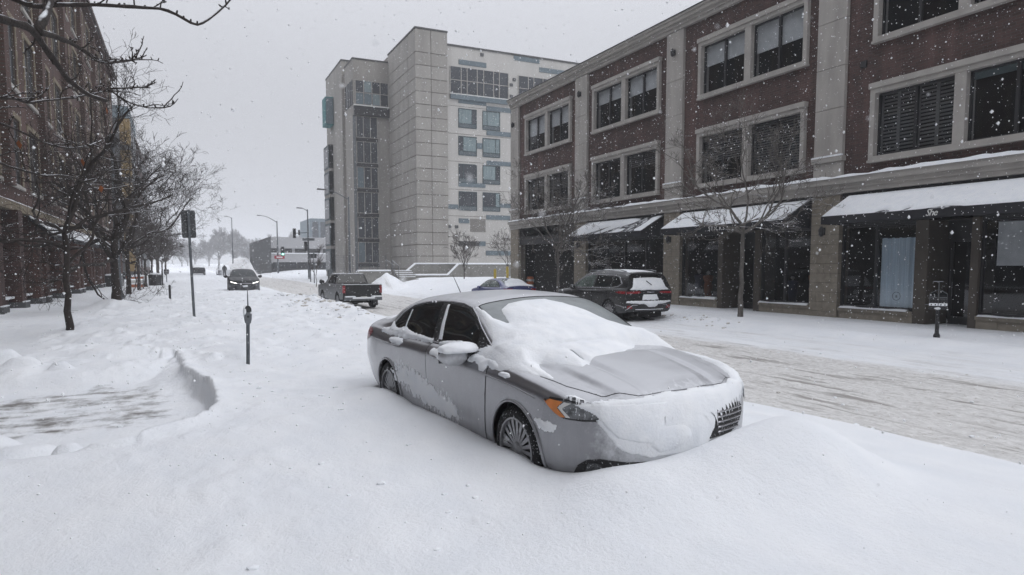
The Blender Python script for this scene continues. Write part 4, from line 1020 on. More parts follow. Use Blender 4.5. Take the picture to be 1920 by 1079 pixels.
for i, y in enumerate((62, 72, 82, 93, 104, 118, 132)):
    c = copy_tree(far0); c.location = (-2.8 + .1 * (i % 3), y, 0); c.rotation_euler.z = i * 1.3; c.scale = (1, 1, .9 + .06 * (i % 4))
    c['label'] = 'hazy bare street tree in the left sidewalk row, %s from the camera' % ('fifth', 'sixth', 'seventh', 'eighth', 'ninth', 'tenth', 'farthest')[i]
far0['label'] = 'bare street tree of the hazy row up the left sidewalk, fourth from the camera'
tree('street_tree', 'bare young street tree in front of the shop window with white awning lettering', (15.72, 16.2, 0), 21, 2.75, .085, 7, 2.7, 5, .9, .75, 'bark_pale', leader=2.9, rt=.0045, group='bare trees on the right side', limb_up=(.45, 1.0), twig=.75)
tree('street_tree', 'slim bare tree rising behind the parked dark car by the garage opening', (15.8, 28, 0), 22, 2.4, .08, 7, 3.1, 5, .9, .7, 'bark_pale', leader=3.2, rt=.006, group='bare trees on the right side', limb_up=(.4, 1.0), twig=.8)
tree('street_tree', 'small round headed bare tree in front of the hotel retaining wall', (19.8, 50, .5), 23, 1.2, .05, 7, 1.9, 4, .75, 1.0, 'bark_far', leader=2.0, rt=.008, group='bare trees on the right side', limb_up=(.8, 1.2), twig=.75)
tree('street_tree', 'bare tree behind the yellow bollards at the corner of the brick building', (24.5, 52, .6), 24, 1.3, .05, 6, 2.1, 4, .8, 1.0, 'bark_far', leader=2.2, rt=.008, group='bare trees on the right side', limb_up=(.8, 1.2), twig=.7)
sap = tree('sapling', 'thin leafless sapling by the crossing right of the traffic signal pole', (10.5, 62, 0), 25, 1.2, .035, 5, 1.1, 3, .7, 1.0, 'bark_far', leader=1.8, rt=.009, limb_up=(.8, 1.2))
# big hazy trees beyond the low building
bg = [tree('tree', 'large bare tree fading in the snowfall, left of the faint far lamp pole', (14, 330, 1.5), 31 + k, 3.0, .45, 9, 8.5, 4, .8, .9, 'bark_hazed', leader=9.5, rt=.06, limb_up=(.7, 1.25), group='hazy trees beyond the crossing', twig=1.5) for k in range(2)]
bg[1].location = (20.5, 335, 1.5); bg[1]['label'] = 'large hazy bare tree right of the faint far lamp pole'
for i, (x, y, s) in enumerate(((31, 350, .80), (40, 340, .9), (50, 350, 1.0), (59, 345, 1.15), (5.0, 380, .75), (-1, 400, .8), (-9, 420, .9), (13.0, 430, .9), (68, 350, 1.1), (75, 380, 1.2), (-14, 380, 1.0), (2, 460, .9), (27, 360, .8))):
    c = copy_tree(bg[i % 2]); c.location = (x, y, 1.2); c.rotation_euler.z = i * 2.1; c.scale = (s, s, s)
    c['label'] = 'hazy bare tree in the far background row'
# branches of a tree just outside the frame, reaching in at the upper left
t = thing('overhanging_tree', 'dark knotty branches of a near tree reaching in at the upper left corner', 'tree', (-2.6, 3.0, 0))
T = MB(); T.tube([(0, 0, -.2), (.02, .03, 1.0), (.05, 0, 1.9), (.15, .05, 2.5)], [.17, .15, .13, .10], 12); T.build('trunk', M['bark_near'], t, smooth=True, local=True)
def wp(*p): return [Vector(q) - Vector((-2.6, 3.0, 0)) for q in p]
rdn = random.Random(5)
def knotty(pts, r0, r1, name, twigs=5, tl=.12, spurs=12):
    P = [pts[0]]
    for a, b in zip(pts[:-1], pts[1:]):
        n = max(2, int((b - a).length / .05))
        for i in range(1, n + 1): P.append(a.lerp(b, i / n) + Vector((rdn.gauss(0, .0035), rdn.gauss(0, .0035), rdn.gauss(0, .0035))))
    # smooth
    Q = [P[0]] + [(P[i - 1] + P[i] * 2 + P[i + 1]) / 4 for i in range(1, len(P) - 1)] + [P[-1]]
    n = len(Q); rr = [(r0 + (r1 - r0) * (i / (n - 1)) ** .8) * rdn.uniform(.88, 1.18) for i in range(n)]
    mb = MB(); mb.tube(Q, rr, 8)
    for k in range(spurs):
        i = rdn.randrange(n // 4, n - 1); q = Q[i]; d = Vector((rdn.uniform(-.6, .6), rdn.uniform(-.6, .6), rdn.uniform(-.3, 1))).normalized()
        l = rdn.uniform(.008, .025); mb.tube([q, q + d * (rr[i] + l * .6), q + d * (rr[i] + l)], [.0045, .0055, .003], 5)
    for k in range(twigs):
        i = rdn.randrange(n // 3, n - 1); q = Q[i]; ax = (Q[i + 1] - Q[i]).normalized(); d = (ax + Vector((rdn.uniform(-.8, .8), rdn.uniform(-.8, .8), rdn.uniform(-.2, .9)))).normalized()
        w = [q]; l = tl * rdn.uniform(.5, 1.4)
        for s_ in range(6): d = (d + Vector((rdn.gauss(0, .25), rdn.gauss(0, .25), rdn.gauss(0, .2)))).normalized(); w.append(w[-1] + d * l / 6)
        mb.tube(w, [.0045 - .0004 * s_ for s_ in range(7)], 5)
        for s_ in (2, 4, 5): mb.tube([w[s_], w[s_] + Vector((rdn.uniform(-.01, .01), rdn.uniform(-.01, .01), rdn.uniform(.004, .016)))], [.004, .003], 4)
    mb.build(name, M['bark_near'], t, smooth=True, local=True)
base = Vector((.15, .05, 2.4))
knotty([base] + wp((-1.4, 3.7, 2.98), (-.80, 3.9, 3.02), (-.66, 3.95, 2.985), (-.6, 3.95, 2.965), (-.51, 4.07, 3.03), (-.31, 4.19, 3.1), (-.07, 4.4, 3.19), (.05, 4.5, 3.175), (.12, 4.6, 3.18), (.19, 4.7, 3.26), (.26, 4.79, 3.35), (.36, 4.99, 3.53), (.45, 5.1, 3.7)), .024, .0045, 'branch', 22, .16, 34)
knotty([base] + wp((-1.2, 2.95, 2.55), (-.75, 3.0, 2.62), (-.58, 3.15, 2.66), (-.51, 3.36, 2.70), (-.50, 3.46, 2.68), (-.48, 3.57, 2.65), (-.45, 3.77, 2.6), (-.38, 3.95, 2.58), (-.33, 4.09, 2.59)), .038, .009, 'branch', 9, .12, 8)
knotty(wp((-.51, 3.40, 2.70), (-.49, 3.52, 2.80), (-.50, 3.75, 2.95), (-.48, 4.0, 3.10), (-.47, 4.2, 3.3)), .019, .010, 'branch', 1, .1, 3)
knotty(wp((-.50, 3.42, 2.70), (-.48, 3.57, 2.74), (-.43, 3.88, 2.80), (-.36, 4.1, 2.79), (-.32, 4.29, 2.835), (-.21, 4.6, 2.94), (-.16, 4.7, 3.0)), .013, .005, 'branch', 12, .17, 16)
knotty([base] + wp((-1.6, 3.5, 2.5), (-.9, 3.8, 2.50), (-.74, 3.93, 2.53), (-.67, 4.25, 2.58), (-.5, 4.67, 2.72), (-.37, 4.99, 2.84), (-.29, 5.09, 2.80), (-.2, 5.2, 2.79), (-.13, 5.3, 2.82), (-.05, 5.35, 2.84), (0, 5.4, 2.92)), .011, .0035, 'branch', 28, .18, 26)
knotty(wp((-.37, 4.97, 2.845), (-.25, 5.09, 2.9), (-.16, 5.3, 2.95)), .006, .004, 'branch', 4, .1, 8)
knotty([base] + wp((-1.5, 3.6, 2.4), (-.75, 3.93, 2.42), (-.64, 4.15, 2.38), (-.58, 4.36, 2.38), (-.5, 4.6, 2.42), (-.42, 4.8, 2.5)), .010, .004, 'branch', 13, .2, 16)
knotty([base] + wp((-1.5, 3.3, 2.2), (-.8, 4.0, 2.25), (-.66, 4.3, 2.22), (-.55, 4.6, 2.26), (-.45, 4.9, 2.2)), .010, .004, 'branch', 13, .22, 16)
for k, p in enumerate(((-.38, 4.7, 2.68), (-.70, 4.05, 2.36), (-.49, 4.5, 2.35), (-.44, 4.85, 2.24))):
    q = Vector(p) - Vector((-2.6, 3.0, 0)); a = rdn.uniform(0, 3); u = Vector((math.cos(a), math.sin(a), .2)) * .015; w = Vector((.1, .1, -1)) * .045
    MB().add([q, q + u + w * .4, q + w, q - u + w * .5, q + w * .5 + Vector((.006, -.006, 0))], [(0, 1, 4), (1, 2, 4), (2, 3, 4), (3, 0, 4)]).build('dead_leaf', M['leaf'], t, local=True, fixn=False)

# ------------------------------------------------------------------ vehicles
def pchip(xk, yk, x):
    xk = np.array(xk, float); yk = np.array(yk, float); h = np.diff(xk); d = np.diff(yk) / h
    m = np.zeros_like(yk)
    for i in range(1, len(xk) - 1):
        if d[i - 1] * d[i] > 0:
            w1, w2 = 2 * h[i] + h[i - 1], h[i] + 2 * h[i - 1]; m[i] = (w1 + w2) / (w1 / d[i - 1] + w2 / d[i])
    m[0], m[-1] = d[0], d[-1]
    i = np.clip(np.searchsorted(xk, x) - 1, 0, len(xk) - 2); t = (x - xk[i]) / h[i]
    t2, t3 = t * t, t * t * t
    return yk[i] * (2 * t3 - 3 * t2 + 1) + h[i] * m[i] * (t3 - 2 * t2 + t) + yk[i + 1] * (3 * t2 - 2 * t3) + h[i] * m[i + 1] * (t3 - t2)
def crom(P, sub):
    """P (n,k,3): Catmull-Rom along axis 1"""
    n = P.shape[1]
    first = 2 * P[:, :1] - P[:, 1:2]; last = P[:, -2:-1] * np.array([1, -1, 1])
    Q = np.concatenate([first, P, last], 1); out = []
    for i in range(n - 1):
        p0, p1, p2, p3 = Q[:, i], Q[:, i + 1], Q[:, i + 2], Q[:, i + 3]
        for t in np.arange(sub) / sub:
            out.append(.5 * ((2 * p1) + (-p0 + p2) * t + (2 * p0 - 5 * p1 + 4 * p2 - p3) * t * t + (-p0 + 3 * p1 - 3 * p2 + p3) * t ** 3))
    out.append(P[:, -1]); return np.stack(out, 1)
def arc_resample(C, n):
    d = np.r_[0, np.cumsum(np.linalg.norm(np.diff(C, axis=0), axis=1))]; t = np.linspace(0, d[-1], n)
    return np.stack([np.interp(t, d, C[:, k]) for k in range(3)], 1)
def coons(side, top, bottom, center):
    """side: bottom->top at a=0; center: bottom->top at a=1; top/bottom: a=0..1"""
    nb, na = len(side), len(top); a = np.linspace(0, 1, na)[:, None, None]; b = np.linspace(0, 1, nb)[None, :, None]
    Lc = (1 - b) * bottom[:, None] + b * top[:, None]; Ld = (1 - a) * side[None] + a * center[None]
    B = (1 - a) * (1 - b) * bottom[0] + a * (1 - b) * bottom[-1] + (1 - a) * b * top[0] + a * b * top[-1]
    return Lc + Ld - B
class Shell:
    def __init__(s, keys, XR, XF, xr, xf, rear_prof, front_prof, kr=4, kf=3, nx=120, sub=6, arches=(), zdef=None, xb=(0, 0), pw=2.6):
        xk = [k[0] for k in keys]; XA, XB_ = 2.4, .3
        xn = np.linspace(XR, XF, nx); rows = []
        for r in range(10):
            f = (xf[r] - XA) / (XF - XA); g = (XB_ - xr[r]) / (XB_ - XR)
            x = np.where(xn > XA, XA + (xn - XA) * f, np.where(xn < XB_, XB_ - (XB_ - xn) * g, xn))
            rows.append(np.stack([x, pchip(xk, [k[1][r][0] for k in keys], x), pchip(xk, [k[1][r][1] for k in keys], x)], -1))
        P = np.stack(rows, 1); Gd = crom(P, sub)
        if zdef is not None: Gd = zdef(Gd)
        s.body = Gd; caps = []
        for end, kc, prof in ((-1, kf, front_prof), (0, kr, rear_prof)):
            E = Gd[end]; i = kc * sub; side = E[:i + 1]; top = E[i:]; na = len(top) if len(top) > 24 else 25
            top = arc_resample(top, 30); side = arc_resample(side, 16); c = np.array([(px, 0, pz) for px, pz in prof] + [tuple(E[-1])])
            c = arc_resample(crom(c[None] + np.array([0, 1e-9, 0]), 6)[0] * np.array([1, 0, 1]), 16)
            c[-1] = E[-1]
            b0, b1 = side[0], c[0]; yy = top[:, 1] / max(top[0, 1], 1e-6) * b0[1]
            bx = b0[0] + (b1[0] - b0[0]) * (1 - np.clip(yy / b0[1], 0, 1) ** pw) ** (1 / 1.7)
            bt = np.stack([bx, yy, np.full(30, b0[2]) + (b1[2] - b0[2]) * (1 - yy / b0[1])], -1)
            C = coons(side, top, bt, c); caps.append(C)
        s.arches = arches
        MBx = MB()
        def addg(Pg):
            m, n = Pg.shape[:2]; idx = np.arange(m * n).reshape(m, n)
            q = np.stack([idx[:-1, :-1], idx[1:, :-1], idx[1:, 1:], idx[:-1, 1:]], -1).reshape(-1, 4); MBx.add(Pg.reshape(-1, 3), q)
        for sg in (1, -1):
            for Gx in [Gd] + caps:
                Q = Gx.copy(); Q[..., 1] *= sg; addg(Q)
        bm = bmesh.new(); me = MBx.mesh('tmp', M['black']); bm.from_mesh(me); bpy.data.meshes.remove(me)
        bmesh.ops.remove_doubles(bm, verts=bm.verts, dist=.0006); bmesh.ops.recalc_face_normals(bm, faces=bm.faces)
        s.bvh = BVHTree.FromBMesh(bm)
        kill = []
        for (ax, az, ar) in arches:
            for v in bm.verts:
                if abs(v.co.y) > .5 and v.co.z < 1.0:
                    d = math.hypot(v.co.x - ax, v.co.z - az)
                    if ar - .022 < d < ar + .022: v.co.x = ax + (v.co.x - ax) * ar / d; v.co.z = az + (v.co.z - az) * ar / d
            for f in bm.faces:
                c = f.calc_center_median()
                if abs(c.y) > .5 and c.z < 1.0 and math.hypot(c.x - ax, c.z - az) < ar - .002: kill.append(f)
        bmesh.ops.delete(bm, geom=list(set(kill)), context='FACES')
        s.bm = bm
    def body_obj(s, m, root):
        me = bpy.data.meshes.new('body'); s.bm.to_mesh(me); s.bm.free(); me.materials.append(M[m])
        me.polygons.foreach_set('use_smooth', [True] * len(me.polygons)); me.update()
        return link('body', me, root)
    VIEW = {'R': (lambda u, v: (u, -3, v), (0, 1, 0)), 'L': (lambda u, v: (u, 3, v), (0, -1, 0)), 'T': (lambda u, v: (u, v, 4), (0, 0, -1)), 'F': (lambda u, v: (7, u, v), (-1, 0, 0)), 'B': (lambda u, v: (-5, u, v), (1, 0, 0)),
            'FR': (lambda u, v: (2.5 + 3 * .7071 + u * .7071, -3 * .7071 + u * .7071, v), (-.7071, .7071, 0)), 'FL': (lambda u, v: (2.5 + 3 * .7071 + u * .7071, 3 * .7071 - u * .7071, v), (-.7071, -.7071, 0))}
    def hit(s, view, u, v):
        fn, d = s.VIEW[view]; p, n, i, t = s.bvh.ray_cast(Vector(fn(u, v)), Vector(d), 8)
        return p, n
    def patch(s, view, poly, name, m, parent, off=.004, step=.014, T=0., w=.03, ns=0., nsc=14., seed=0, smooth=True, thr=0., zmin=None):
        poly = [tuple(p) for p in poly]; u = [p[0] for p in poly]; v = [p[1] for p in poly]
        U = np.arange(min(u) - 2 * step, max(u) + 2.5 * step, step); V = np.arange(min(v) - 2 * step, max(v) + 2.5 * step, step)
        Ug, Vg = np.meshgrid(U, V, indexing='ij')
        def sdf(a, b):
            q = sdpoly(a, b, poly)
            return q + (ns * fbm(a * nsc, b * nsc, 3, seed) + thr * 0 if ns else 0)
        sd = sdf(Ug, Vg); e = 1e-3
        gx = (sdf(Ug + e, Vg) - sd) / e; gy = (sdf(Ug, Vg + e) - sd) / e; gl = np.maximum(gx * gx + gy * gy, .3)
        near = (sd < 0) & (sd > -1.5 * step)
        Ug = np.where(near, Ug - gx * sd / gl, Ug); Vg = np.where(near, Vg - gy * sd / gl, Vg)
        ok = sd > -1.5 * step; P = np.zeros(Ug.shape + (3,)); good = np.zeros(Ug.shape, bool)
        for i in range(Ug.shape[0]):
            for j in range(Ug.shape[1]):
                if ok[i, j]:
                    p, n = s.hit(view, Ug[i, j], Vg[i, j])
                    if p is None: continue
                    dd = Vector(s.VIEW[view][1])
                    if n.dot(dd) > 0: n = -n
                    o = off
                    if T: o = -.003 + (T * (1 - math.exp(-max(sd[i, j], 0) / w)) + off if sd[i, j] > 0 else 0)
                    if T and sd[i, j] > 0: o *= 1 + .5 * float(fbm(Ug[i, j] * 9, Vg[i, j] * 9, 3, seed + 3))
                    P[i, j] = p + n * o; good[i, j] = True
        core = sd > -.2 * step
        anyc = core[:-1, :-1] | core[1:, :-1] | core[1:, 1:] | core[:-1, 1:]
        allg = good[:-1, :-1] & good[1:, :-1] & good[1:, 1:] & good[:-1, 1:]
        Z_ = np.linalg.norm(P[1:, :-1] - P[:-1, :-1], axis=-1) < .3
        if not (anyc & allg).any(): return None
        me = grid_mesh(name, P, M[m], anyc & allg & Z_, smooth=smooth)
        bm = bmesh.new(); bm.from_mesh(me); bmesh.ops.recalc_face_normals(bm, faces=bm.faces); bm.to_mesh(me); bm.free()
        return link(name, me, parent)
    def line(s, view, pts, name, m, parent, r=.004, off=0., closed=False, step=.03, sides=5):
        out = []; pts = list(pts) + ([pts[0]] if closed else [])
        for (a, b), (c, d) in zip(pts[:-1], pts[1:]):
            n = max(1, int(math.hypot(c - a, d - b) / step))
            for i in range(n):
                p, nn = s.hit(view, a + (c - a) * i / n, b + (d - b) * i / n)
                if p is not None:
                    if nn.dot(Vector(s.VIEW[view][1])) > 0: nn = -nn
                    out.append(p + nn * off)
        p, nn = s.hit(view, *pts[-1])
        if p is not None:
            if nn.dot(Vector(s.VIEW[view][1])) > 0: nn = -nn
            out.append(p + nn * off)
        if len(out) > 1: return MB().tube(out, r, sides).build(name, M[m], parent, smooth=True, local=True)
def wheel(parent, x, y, z, r, w, spokes=18, rimr=.66, detail=True, snow=True):
    sg = -1 if y < 0 else 1
    prof = [(rimr * r, -w / 2), (r * .86, -w / 2 - .006), (r * .97, -w / 2 + .015), (r, -w / 2 + .05), (r, w / 2 - .05), (r * .97, w / 2 - .015), (r * .86, w / 2 + .006), (rimr * r, w / 2)]
    wl = MB().lathe(prof, (x, y, z), 'Y', 36, False).build('wheel', M['tyre'], parent, smooth=True, local=True)
    mb = MB(); R0 = rimr * r
    mb.lathe([(R0 * 1.01, -w / 2), (R0 * 1.01, w / 2 + .002), (R0 * .95, w / 2 + .004), (R0 * .93, w / 2 - .02), (R0 * .93, -w / 2)], (x, y, z), 'Y', 36, False) if sg > 0 else mb.lathe([(R0 * 1.01, w / 2), (R0 * 1.01, -w / 2 - .002), (R0 * .95, -w / 2 - .004), (R0 * .93, -w / 2 + .02), (R0 * .93, w / 2)], (x, y, z), 'Y', 36, False)
    yo = y + sg * (w / 2 - .018); yi = y + sg * (w / 2 - .06)
    for k in range(spokes):
        a = 2 * math.pi * k / spokes; ca, sa = math.cos(a), math.sin(a); tx, tz = -sa, ca
        wi, wo = R0 * .045 * 18 / spokes, R0 * .085 * 18 / spokes
        def q(rad, off, yy): return (x + ca * rad + tx * off, yy, z + sa * rad + tz * off)
        v = [q(R0 * .18, -wi, yo), q(R0 * .18, wi, yo), q(R0 * .94, wo, yo), q(R0 * .94, -wo, yo), q(R0 * .18, -wi, yi), q(R0 * .18, wi, yi), q(R0 * .94, wo, yi), q(R0 * .94, -wo, yi)]
        mb.add(v, [(0, 1, 2, 3), (4, 7, 6, 5), (0, 4, 5, 1), (1, 5, 6, 2), (2, 6, 7, 3), (3, 7, 4, 0)])
    mb.lathe([(.0, yo - y + sg * .012), (R0 * .18, yo - y + sg * .008), (R0 * .24, yo - y), (R0 * .24, yi - y)], (x, y, z), 'Y', 16)
    mb.build('rim', M['rim'], wl, local=True, sharp=35)
    mb = MB().lathe([(.02, -.01), (R0 * .86, -.01), (R0 * .86, .01), (.02, .01)], (x, y + sg * (w / 2 - .12), z), 'Y', 20); mb.build('brake_disc', M['well'], wl, local=True)
    return wl
def well(parent, arches, yin=.35, yout=.86):
    for (ax, az, ar) in arches:
        for sg in (1, -1):
            MB().lathe([(.01, sg * yin), (ar + .004, sg * yin), (ar + .004, sg * yout)], (ax, 0, az), 'Y', 32, False).build('wheel_well', M['well'], parent, local=True, fixn=False)

SEDAN = [(-1.05, [(.72, .35), (.80, .5), (.84, .7), (.82, .90), (.78, 1.00), (.74, 1.035), (.66, 1.065), (.55, 1.085), (.3, 1.10), (0, 1.11)]),
         (-.6, [(.80, .25), (.87, .4), (.91, .65), (.895, .90), (.845, 1.0), (.80, 1.04), (.74, 1.085), (.66, 1.11), (.35, 1.135), (0, 1.145)]),
         (-.3, [(.81, .2), (.89, .38), (.922, .63), (.91, .905), (.86, 1.0), (.815, 1.035), (.75, 1.11), (.665, 1.165), (.35, 1.20), (0, 1.215)]),
         (0, [(.82, .2), (.90, .35), (.925, .62), (.918, .90), (.865, .99), (.822, 1.025), (.76, 1.155), (.668, 1.282), (.36, 1.34), (0, 1.355)]),
         (.5, [(.82, .19), (.90, .33), (.92, .6), (.92, .895), (.872, .975), (.83, 1.015), (.755, 1.21), (.64, 1.378), (.37, 1.432), (0, 1.448)]),
         (1.0, [(.82, .19), (.90, .32), (.918, .58), (.92, .885), (.875, .97), (.835, 1.005), (.74, 1.22), (.62, 1.40), (.37, 1.455), (0, 1.473)]),
         (1.48, [(.82, .19), (.90, .32), (.918, .57), (.92, .875), (.878, .96), (.838, 1.00), (.745, 1.21), (.62, 1.388), (.37, 1.438), (0, 1.455)]),
         (1.73, [(.82, .19), (.90, .32), (.918, .57), (.92, .87), (.88, .96), (.84, 1.00), (.755, 1.195), (.635, 1.348), (.38, 1.395), (0, 1.412)]),
         (2.0, [(.82, .19), (.90, .32), (.92, .57), (.922, .862), (.885, .955), (.845, 1.0), (.78, 1.14), (.69, 1.248), (.40, 1.30), (0, 1.318)]),
         (2.28, [(.82, .19), (.90, .33), (.922, .58), (.924, .855), (.89, .945), (.85, .995), (.80, 1.06), (.725, 1.115), (.41, 1.17), (0, 1.185)]),
         (2.5, [(.82, .2), (.905, .35), (.925, .6), (.925, .848), (.895, .925), (.858, .965), (.805, .99), (.745, 1.01), (.42, 1.06), (0, 1.075)]),
         (2.65, [(.82, .2), (.908, .36), (.926, .61), (.925, .84), (.897, .91), (.862, .945), (.81, .962), (.745, .972), (.42, .99), (0, 1.0)]),
         (2.9, [(.82, .2), (.91, .36), (.927, .61), (.925, .82), (.90, .885), (.868, .918), (.81, .934), (.73, .944), (.42, .972), (0, .982)]),
         (3.2, [(.82, .2), (.90, .36), (.92, .6), (.915, .80), (.892, .85), (.858, .88), (.80, .895), (.72, .905), (.41, .935), (0, .945)]),
         (3.5, [(.80, .2), (.84, .36), (.87, .56), (.865, .73), (.84, .785), (.805, .815), (.75, .832), (.67, .845), (.39, .875), (0, .888)]),
         (3.8, [(.7, .2), (.75, .36), (.78, .5), (.77, .62), (.74, .68), (.70, .71), (.65, .735), (.6, .755), (.36, .785), (0, .80)])]
def hood_ridges(G_):
    x, y = G_[..., 0], np.abs(G_[..., 1]); f = ss(x, 2.62, 2.95) * (1 - ss(x, 3.55, 3.75)) * (G_[..., 2] > .7)
    yo = .66 - .10 * (x - 2.6); yi = .40 - .09 * (x - 2.6)
    dz = .036 * (1 - ss(y, yo - .03, yo + .02)) - .026 * np.exp(-((y - yi) / .035) ** 2) + .010 * (1 - ss(y, yi - .03, yi)) - .008
    # shallow scallop along the doors
    s_ = .012 * np.exp(-((G_[..., 2] - .44) / .07) ** 2) * ss(x, .4, .9) * (1 - ss(x, 2.0, 2.4)) * (y > .8)
    G_ = G_.copy(); G_[..., 2] += dz * f * (y < .8); G_[..., 1] -= s_ * np.sign(G_[..., 1] + 1e-9); return G_
SED_XR = [-.84, -.86, -.88, -.90, -.94, -.96, -.98, -1.0, -1.0, -1.0]
SED_XF = [3.24, 3.24, 3.25, 3.28, 3.38, 3.48, 3.58, 3.66, 3.74, 3.77]
SED_RP = [(-.92, .35), (-1.04, .55), (-1.07, .85), (-1.04, 1.02)]
SED_FP = [(3.70, .19), (3.81, .30), (3.845, .46), (3.84, .62), (3.81, .73)]
ARS = ((2.85, .345, .362), (0, .345, .362))
def sedan(root, paint, full=True, nx=150, sub=7):
    sh = Shell(SEDAN, -1.0, 3.77, SED_XR, SED_XF, SED_RP, SED_FP, kr=4, kf=3, nx=nx, sub=sub, arches=ARS, zdef=hood_ridges, pw=3.1)
    body = sh.body_obj(paint, root)
    return sh, body
t0car = thing('parked_car', 'silver sedan half buried in a snowdrift, hood and windshield under thick snow', 'car', (CX, CY, .022), math.atan2(-cc, cs))
t0car.rotation_euler = (.025, -.004, math.atan2(-cc, cs))
sh, body = sedan(t0car, 'silver')
well(t0car, ARS)
for x in (2.85, 0):
    for sg in (-1, 1): wheel(t0car, x, sg * .80, .34, .335, .235, 20, .73)
DLO_Q = [(-.10, 1.065), (.08, 1.19), (.29, 1.280), (.27, 1.05), (.0, 1.05)]
DLO_R = [(.32, 1.045), (.34, 1.295), (.6, 1.343), (.85, 1.363), (1.01, 1.370), (1.10, 1.028)]
DLO_F = [(1.24, 1.026), (1.13, 1.370), (1.45, 1.362), (1.62, 1.335), (1.82, 1.265), (2.02, 1.170), (2.07, 1.03)]
DLO_M = [(2.08, 1.03), (2.06, 1.15), (2.24, 1.06), (2.28, 1.025)]
DLO = [(-.17, 1.045), (.07, 1.220), (.33, 1.320), (.6, 1.362), (.9, 1.382), (1.2, 1.388), (1.45, 1.380), (1.65, 1.352), (1.85, 1.282), (2.07, 1.175), (2.29, 1.065), (2.31, 1.015), (1.9, 1.008), (1.1, 1.008), (.3, 1.024)]
for v, sg in (('R', -1), ('L', 1)):
    sh.patch(v, DLO, 'window_surround', 'plastic', t0car, off=.003)
    sh.line(v, DLO, 'window_trim', 'chrome', t0car, r=.007, off=.004, closed=True)
    for nm, pl in (('quarter_window', DLO_Q), ('rear_side_window', DLO_R), ('front_side_window', DLO_F)): sh.patch(v, pl, nm, 'carglass', t0car, off=.006)
    sh.patch(v, DLO_M, 'mirror_sail', 'plastic', t0car, off=.007)
    fd = [(1.15, .25), (1.13, .99), (2.42, .99), (2.40, .78), (2.36, .5), (2.33, .25)]
    rdp = [(1.14, .25), (1.12, .99), (.06, 1.01), (.04, .92), (.20, .80), (.34, .66), (.42, .5), (.45, .25)]
    d1 = sh.patch(v, fd, 'front_door', 'silver', t0car, off=.0045, step=.02); d2 = sh.patch(v, rdp, 'rear_door', 'silver', t0car, off=.0045, step=.02)
    sh.line(v, fd, 'door_gap', 'well', t0car, r=.0042, off=.0, closed=True); sh.line(v, rdp, 'door_gap', 'well', t0car, r=.0042, off=.0, closed=True)
    for hx, d in ((1.36, d1), (.30, d2)):
        p, n = sh.hit(v, hx, .895)
        MB().tube([p + Vector((-.11, sg * .004, 0)), p + Vector((-.07, sg * .03, 0)), p + Vector((.07, sg * .03, 0)), p + Vector((.11, sg * .004, 0))], .013, 6).build('door_handle', M['silver'], d, smooth=True, local=True)
    sh.line(v, [(-.8, .905), (0, .900), (.6, .893), (1.2, .884), (1.8, .868), (2.4, .855), (2.9, .825), (3.15, .79)], 'body_crease', 'silver', t0car, r=.007, off=-.001, step=.05)
    # mirror
    mc = Vector((2.00, sg * 1.03, .975))
    mr_ = MB(); bm_ = bmesh.new(); bmesh.ops.create_icosphere(bm_, subdivisions=3, radius=1)
    for q in bm_.verts:
        k = q.co; bx = 1 if k.x > 0 else .45
        q.co = Vector((mc.x + k.x * .11 * bx, mc.y + k.y * .135, mc.z + k.z * .082 * (1 - .15 * k.y * sg)))
    mr_.add([q.co for q in bm_.verts], [tuple(w.index for w in f.verts) for f in bm_.faces]); bm_.free()
    mo = mr_.build('mirror', M['silver_frost'], t0car, smooth=True, local=True)
    MB().tube([(2.05, sg * .85, .985), (2.02, sg * .95, .965)], [.04, .03], 8).build('mirror_arm', M['plastic'], mo, local=True, smooth=True)
    MB().box(1.945, 1.952, mc.y - .11, mc.y + .11, .915, 1.03).build('mirror_glass', M['carglass'], mo, local=True)
    # tail lamp, headlamp, fog lamp
    sh.patch(v, [(-.93, .84), (-.95, 1.0), (-.78, 1.0), (-.62, .965), (-.70, .9)], 'tail_light', 'red', t0car, off=.005, step=.012)
arch = [(2.85 + .362 * math.cos(a), .345 + .362 * math.sin(a)) for a in np.linspace(-.35, math.pi + .35, 40)]
for v, sg in (('R', -1), ('L', 1)):
    for ax in (2.85, 0):
        out = []
        for a in np.linspace(-.3, math.pi + .3, 44):
            p, n = sh.hit(v, ax + .372 * math.cos(a), .345 + .372 * math.sin(a))
            if p is not None: out.append(p + Vector((0, sg * .003, 0)))
        MB().tube(out, .013, 6).build('wheel_arch', M['silver'], t0car, smooth=True, local=True)
# windshield, hood panel, headlamps by the FR / FL oblique view
WS = [(1.70, -.61), (1.68, 0), (1.70, .61), (1.98, .67), (2.22, .715), (2.42, .73), (2.56, .5), (2.60, 0), (2.56, -.5), (2.42, -.73), (2.22, -.715), (1.98, -.67)]
sh.patch('T', WS, 'windshield', 'windshield', t0car, off=.004, step=.02)
sh.line('T', WS, 'windshield_seal', 'well', t0car, r=.006, off=.003, closed=True)
RW = [(.32, -.55), (.36, 0), (.32, .55), (-.1, .6), (-.42, .55), (-.47, 0), (-.42, -.55), (-.1, -.6)]
sh.patch('T', RW, 'rear_window', 'carglass', t0car, off=.004, step=.025)
HD = [(2.68, -.79), (2.66, 0), (2.68, .79), (3.0, .79), (3.3, .74), (3.55, .62), (3.68, .4), (3.71, 0), (3.68, -.4), (3.55, -.62), (3.3, -.74), (3.0, -.79)]
hd_ = sh.patch('T', HD, 'hood', 'silver', t0car, off=.004, step=.0125)
sh.line('T', HD, 'hood_gap', 'well', t0car, r=.0028, off=-.001, closed=True)
MB().tube([(.10, 0, 1.36), (.02, 0, 1.42), (-.18, 0, 1.62)], [.016, .006, .003], 6).build('antenna', M['plastic'], t0car, local=True)
